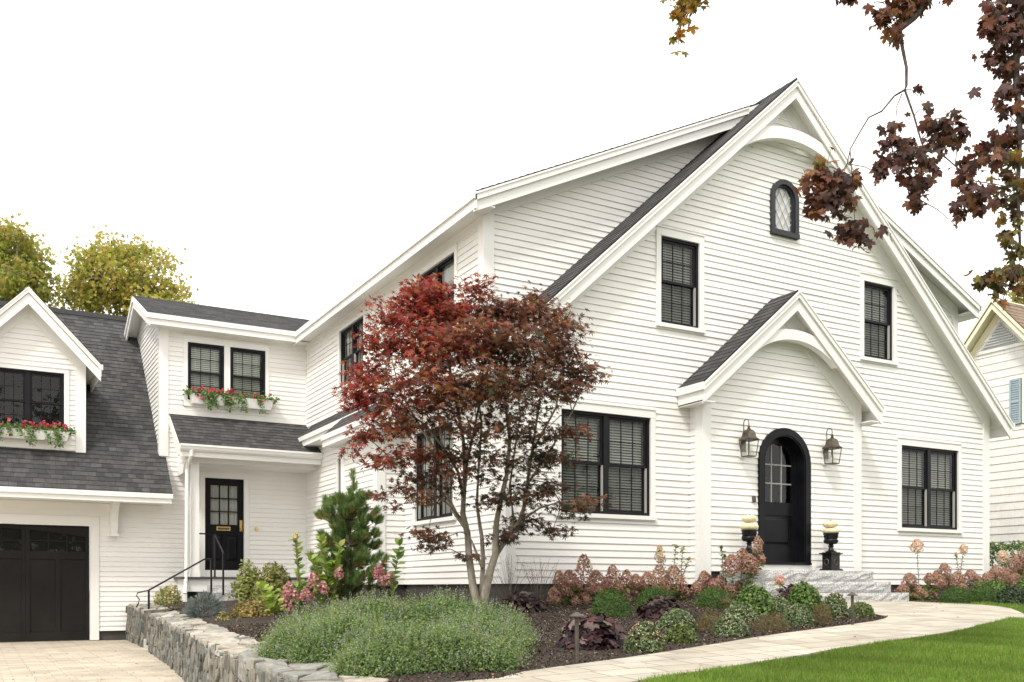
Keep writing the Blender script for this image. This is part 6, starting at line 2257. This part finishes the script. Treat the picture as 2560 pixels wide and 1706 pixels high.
# ------------------------------------------------------------------ purple maple hanging into the picture
def hanging_maple():
    t = thing("purple_maple", "purple leaved maple whose drooping branches hang in at the upper right", "tree", (4.6, -11.6, .95))
    tr = MB()
    tr.tube([(4.6, -11.6, .6), (4.5, -11.5, 2.2), (4.2, -11.2, 4.2), (3.9, -10.8, 6.6), (3.7, -10.6, 9.0)], [.30, .24, .21, .16, .10], 12)
    D = 6.3
    A = lambda px, py, dd=0.0: at(px, py, D + dd)
    limbs = []
    def limb(pts, r0, r1):
        P = [p if isinstance(p, Vector) else A(*p) for p in pts]
        n = len(P)
        tr.tube(P, [r0 + (r1 - r0) * (k / (n - 1)) ** .7 for k in range(n)], 7)
        limbs.append(P)
    s = Vector((4.05, -11.0, 5.4))
    limb([s, A(2720, -420, .2), A(2500, -330), A(2390, -150), (2320, 0), (2285, 44), (2250, 74), (2236, 90), (2222, 118)], .07, .004)
    limb([(2250, 74), (2256, 120), (2266, 170), (2266, 215), (2262, 225), (2285, 290), (2302, 350), (2312, 380), (2306, 440), (2300, 500)], .014, .003)
    limb([(2262, 225), (2236, 240), (2205, 278), (2172, 294), (2150, 330), (2126, 372), (2118, 410), (2106, 430), (2085, 470), (2070, 490)], .0075, .0025)
    limb([(2125, 375), (2130, 440), (2135, 520), (2137, 560)], .004, .002)
    limb([(2255, 235), (2240, 270), (2243, 300), (2238, 340)], .004, .002)
    limb([(2312, 380), (2345, 378), (2388, 415), (2432, 452), (2480, 460), (2540, 470)], .006, .003)
    limb([s, A(2900, -300, .4), A(2640, -200, .3), (2560, -60, .1), (2545, 60, .1), (2540, 180, .1), (2550, 320, .1), (2545, 470, .1), (2550, 620, .1), (2520, 690, .1)], .06, .004)
    limb([(2385, -150), A(2200, -200), A(2050, -190), A(1850, -160), A(1745, -80), (1720, -20), (1705, 40), (1700, 90)], .02, .003)
    limb([A(2200, -200), (2140, -80), (2120, -10)], .008, .003)
    limb([A(2050, -190), (2000, -90), (2110, -5)], .006, .003)
    cl = [(1712, 10, 36, 30, 'y', 26), (1705, 60, 24, 34, 'y', 16), (1696, 112, 14, 22, 'y', 5), (1745, 4, 30, 18, 'y', 14),
          (2110, 0, 24, 14, 'p', 9), (2135, 4, 16, 14, 'p', 6), (2205, 60, 22, 30, 'r', 16), (2230, 30, 34, 36, 'r', 30), (2270, 20, 36, 28, 'r', 26), (2300, 20, 20, 26, 'r', 12), (2240, 88, 20, 18, 'r', 9), (2372, 2, 14, 10, 'r', 4),
          (2237, 325, 14, 14, 'p', 4), (2225, 365, 30, 30, 'p', 22), (2245, 410, 34, 34, 'p', 30), (2205, 440, 16, 24, 'p', 10), (2275, 385, 14, 14, 'p', 5), (2340, 320, 40, 26, 'p', 28), (2380, 330, 30, 30, 'p', 22), (2345, 375, 26, 26, 'p', 14), (2395, 355, 16, 22, 'p', 8),
          (2300, 400, 24, 30, 'p', 14), (2280, 450, 28, 26, 'p', 16), (2300, 480, 28, 30, 'p', 18), (2290, 520, 22, 24, 'p', 10), (2330, 430, 22, 24, 'p', 10), (2295, 240, 10, 10, 'p', 2), (2310, 275, 8, 8, 'p', 1),
          (2060, 450, 40, 30, 'r', 30), (2090, 470, 40, 34, 'p', 36), (2050, 500, 36, 34, 'p', 28), (2100, 510, 34, 30, 'p', 24), (2130, 455, 18, 14, 'r', 7), (2030, 540, 22, 18, 'r', 8), (2050, 420, 12, 14, 'y', 3),
          (2135, 580, 36, 24, 'p', 22), (2150, 605, 30, 20, 'p', 14), (2115, 600, 20, 20, 'p', 8),
          (2420, 425, 32, 24, 'p', 18), (2395, 460, 14, 18, 'r', 6), (2430, 490, 36, 30, 'p', 28), (2400, 530, 24, 26, 'p', 14), (2445, 520, 20, 26, 'p', 10), (2390, 565, 10, 18, 'p', 4),
          (2500, 30, 40, 40, 'p', 40), (2545, 20, 40, 40, 'p', 36), (2480, 80, 26, 24, 'p', 14), (2530, 90, 44, 34, 'p', 40), (2500, 130, 34, 26, 'p', 24), (2545, 140, 30, 26, 'p', 18), (2480, 165, 14, 16, 'p', 5), (2530, 185, 30, 22, 'p', 18), (2550, 230, 26, 26, 'p', 18), (2510, 240, 16, 20, 'p', 8), (2545, 285, 28, 24, 'p', 18),
          (2500, 275, 16, 18, 'p', 6), (2500, 365, 34, 24, 'p', 26), (2540, 350, 30, 26, 'p', 20), (2480, 400, 24, 26, 'p', 14), (2450, 380, 16, 18, 'r', 6), (2530, 400, 30, 24, 'g', 18), (2520, 460, 30, 22, 'g', 16), (2548, 490, 24, 30, 'g', 16), (2510, 510, 22, 26, 'g', 10),
          (2545, 560, 26, 30, 'g', 16), (2520, 600, 20, 22, 'g', 8), (2545, 640, 24, 24, 'g', 14), (2480, 700, 30, 20, 'g', 18), (2450, 718, 16, 16, 'g', 7), (2520, 690, 26, 22, 'g', 16), (2550, 700, 20, 30, 'g', 14), (2500, 735, 22, 16, 'g', 7), (2505, 768, 8, 8, 'r', 2)]
    PAL = {'p': [(.085, .035, .026), (.11, .045, .03), (.06, .028, .026), (.16, .07, .034), (.12, .075, .065)], 'r': [(.20, .075, .03), (.14, .055, .03), (.25, .11, .036), (.09, .038, .028)],
           'y': [(.30, .20, .025), (.20, .17, .025), (.36, .18, .025), (.12, .12, .022)], 'g': [(.08, .08, .026), (.12, .085, .028), (.07, .042, .028), (.17, .14, .03), (.22, .12, .028)]}
    C, N, AL, T = [], [], [], []
    for px, py, rx, ry, k, n in cl:
        c = np.array(A(px, py, .1 if px > 2480 else 0))
        rX, rZ = W(rx, D), W(ry, D)
        n = int(n * 1.35) + 1
        P_ = c + rng.normal(size=(n, 3)) * np.array([rX * .52, rX * .65, rZ * .5]) + np.array([0, 0, .03])
        C.append(P_)
        N.append(rng.normal(size=(n, 3)) * .55 + np.array([-.35, -.75, .45]))
        AL.append(np.array([0, -.15, -1.0]) + rng.normal(size=(n, 3)) * .38)
        T.append(pick(PAL[k], n))
        best = min(((Vector(c) - q).length, q) for P in limbs for q in P[2:])
        e = Vector(c)
        tr.tube([best[1], best[1].lerp(e, .5) + Vector((0, 0, .02)), e], [.004, .003, .002], 5, False)
        for q in P_[::2]:
            tr.tube([e, e.lerp(Vector(q), .6) + Vector((0, 0, .012)), Vector(q)], [.0018, .0014, .001], 4, False)
    tr.build("branch", M['darktwig'], t, smooth=True)
    C, N, AL, T = map(np.concatenate, (C, N, AL, T))
    leaves("foliage", C, N, TPL_NMAPLE, rng.uniform(.032, .070, len(C)), T, t, along=AL)
hanging_maple()

# ------------------------------------------------------------------ trees beyond the garage
def big_tree(name, label, base, blobs, d, cols, trunk_r=.22, n=4200, leaf=.16, group="autumn maples beyond the garage"):
    t = thing(name, label, "tree", base, group)
    mb = MB()
    b = Vector(base)
    cs = [at(px, py, d + dd) for px, py, rx, ry, dd in blobs]
    top = sum(cs, Vector()) / len(cs)
    fork = b.lerp(top, .55)
    mb.tube([b, fork, top], [trunk_r, trunk_r * .75, trunk_r * .3], 9)
    C, N, T = [], [], []
    tot = sum(x[2] * x[3] for x in blobs)
    for (px, py, rx, ry, dd), c in zip(blobs, cs):
        m = int(n * rx * ry / tot)
        rX, rZ = W(rx, d), W(ry, d)
        mb.tube([fork, fork.lerp(c, .5) + Vector((0, 0, .3)), c], [trunk_r * .4, trunk_r * .25, .03], 6, False)
        ns = max(6, m // 16)
        dirs = norm(rng.normal(size=(ns, 3)))
        sc_ = np.array(c) + dirs * np.array([rX, rX, rZ]) * (.45 + .55 * rng.random((ns, 1)) ** .5)
        for s in sc_[::3]:
            mb.tube([c, c.lerp(Vector(s), .5) + Vector((0, 0, .15)), Vector(s)], [.045, .03, .012], 4, False)
        idx = rng.integers(0, ns, m)
        sp_ = .18 + .16 * rng.random((ns, 1))
        C.append(sc_[idx] + rng.normal(size=(m, 3)) * sp_[idx] * np.array([1, 1, .8]))
        N.append(rng.normal(size=(m, 3)) + np.array([0, -.3, .6]))
        cc = pick(cols, ns)
        T.append(cc[idx] * .6 + pick(cols, m) * .4)
    mb.build("trunk", M['bark'], t, smooth=True)
    C, N, T = map(np.concatenate, (C, N, T))
    leaves("foliage", C, N, TPL_NMAPLE, rng.uniform(.6, 1.25, len(C)) * leaf, T, t, 'thinleaf', along=rng.normal(size=C.shape) + np.array([0, 0, -.6]))
TD = 36
b1 = at(20, HZ, TD); b1.z = 1.3
b2 = at(305, HZ, TD + 2); b2.z = 1.3
big_tree("maple_tree", "taller green and gold maple at the left frame edge beyond the garage roof", b1,
         [(0, 610, 60, 50, 0), (45, 590, 36, 30, -1), (-50, 640, 70, 70, 1), (60, 650, 56, 50, 0), (20, 700, 70, 50, -1), (88, 705, 34, 40, 0), (60, 750, 60, 46, 0), (-30, 740, 70, 60, 0)], TD,
         [(.31, .38, .065), (.39, .43, .085), (.47, .42, .095), (.20, .255, .05), (.44, .31, .075)], n=6800, leaf=.112)
big_tree("maple_tree", "rounded golden green maple between the garage roof and the link wing", b2,
         [(280, 630, 56, 40, 0), (228, 652, 48, 40, -1), (340, 650, 56, 46, 1), (196, 712, 40, 40, 0), (260, 700, 70, 50, -1), (350, 700, 66, 46, 0), (400, 730, 50, 40, 0), (440, 760, 36, 26, 1), (200, 760, 56, 46, 0), (300, 760, 80, 46, 0), (385, 775, 60, 30, -1), (400, 660, 20, 22, 0)], TD + 2,
         [(.49, .44, .09), (.40, .43, .08), (.53, .41, .09), (.25, .285, .055), (.52, .42, .12)], n=7600, leaf=.112)
b3 = at(2590, HZ, 40); b3.z = 1.3
big_tree("maple_tree", "pale yellow-green tree top behind the roof of the neighbouring house", b3, [(2580, 730, 40, 30, 0), (2620, 720, 50, 50, 0), (2560, 745, 24, 20, 0)], 40, [(.28, .26, .06), (.36, .32, .09)], n=900)

# ------------------------------------------------------------------ trees across the street and beyond the driveway, mirrored in the window panes
def far_tree(x, y, h, r, label):
    t = thing("shade_tree", label, "tree", (x, y, .3), "shade trees mirrored in the window panes")
    mb = MB()
    mb.tube([(x, y, .2), (x + .1, y, h * .4), (x, y, h * .85)], [.3, .22, .06], 9)
    mb.build("trunk", M['bark'], t)
    n = 5200
    c = np.array([x, y, h * .52])
    cl_ = c + norm(rng.normal(size=(70, 3))) * np.array([r, r, h * .48]) * rng.uniform(.3, 1, (70, 1))
    idx = rng.integers(0, 70, n)
    leaves("foliage", cl_[idx] + rng.normal(size=(n, 3)) * .75, rng.normal(size=(n, 3)), TPL_OVAL, rng.uniform(.35, .6, n), pick([(.05, .08, .02), (.07, .10, .025), (.035, .06, .015)], n), t)
for x, y, h, r, lab in ((-14, -31, 12, 4.5, "shade tree across the street opposite the driveway"), (-4, -33, 14, 5, "tallest shade tree across the street"), (7, -30, 12, 4.5, "shade tree across the street opposite the front walk"), (18, -32, 13, 5, "shade tree across the street at the far right"), (1.5, -35, 13, 4.5, "shade tree across the street between the tallest one and its right neighbour"), (12.5, -35, 12, 4.5, "shade tree across the street facing the right double window"), (-16, 23, 19, 5.5, "tall shade tree behind the left end of the garage"), (-22, 34, 23, 7, "tallest shade tree far behind the garage")):
    far_tree(x, y, h, r, lab)
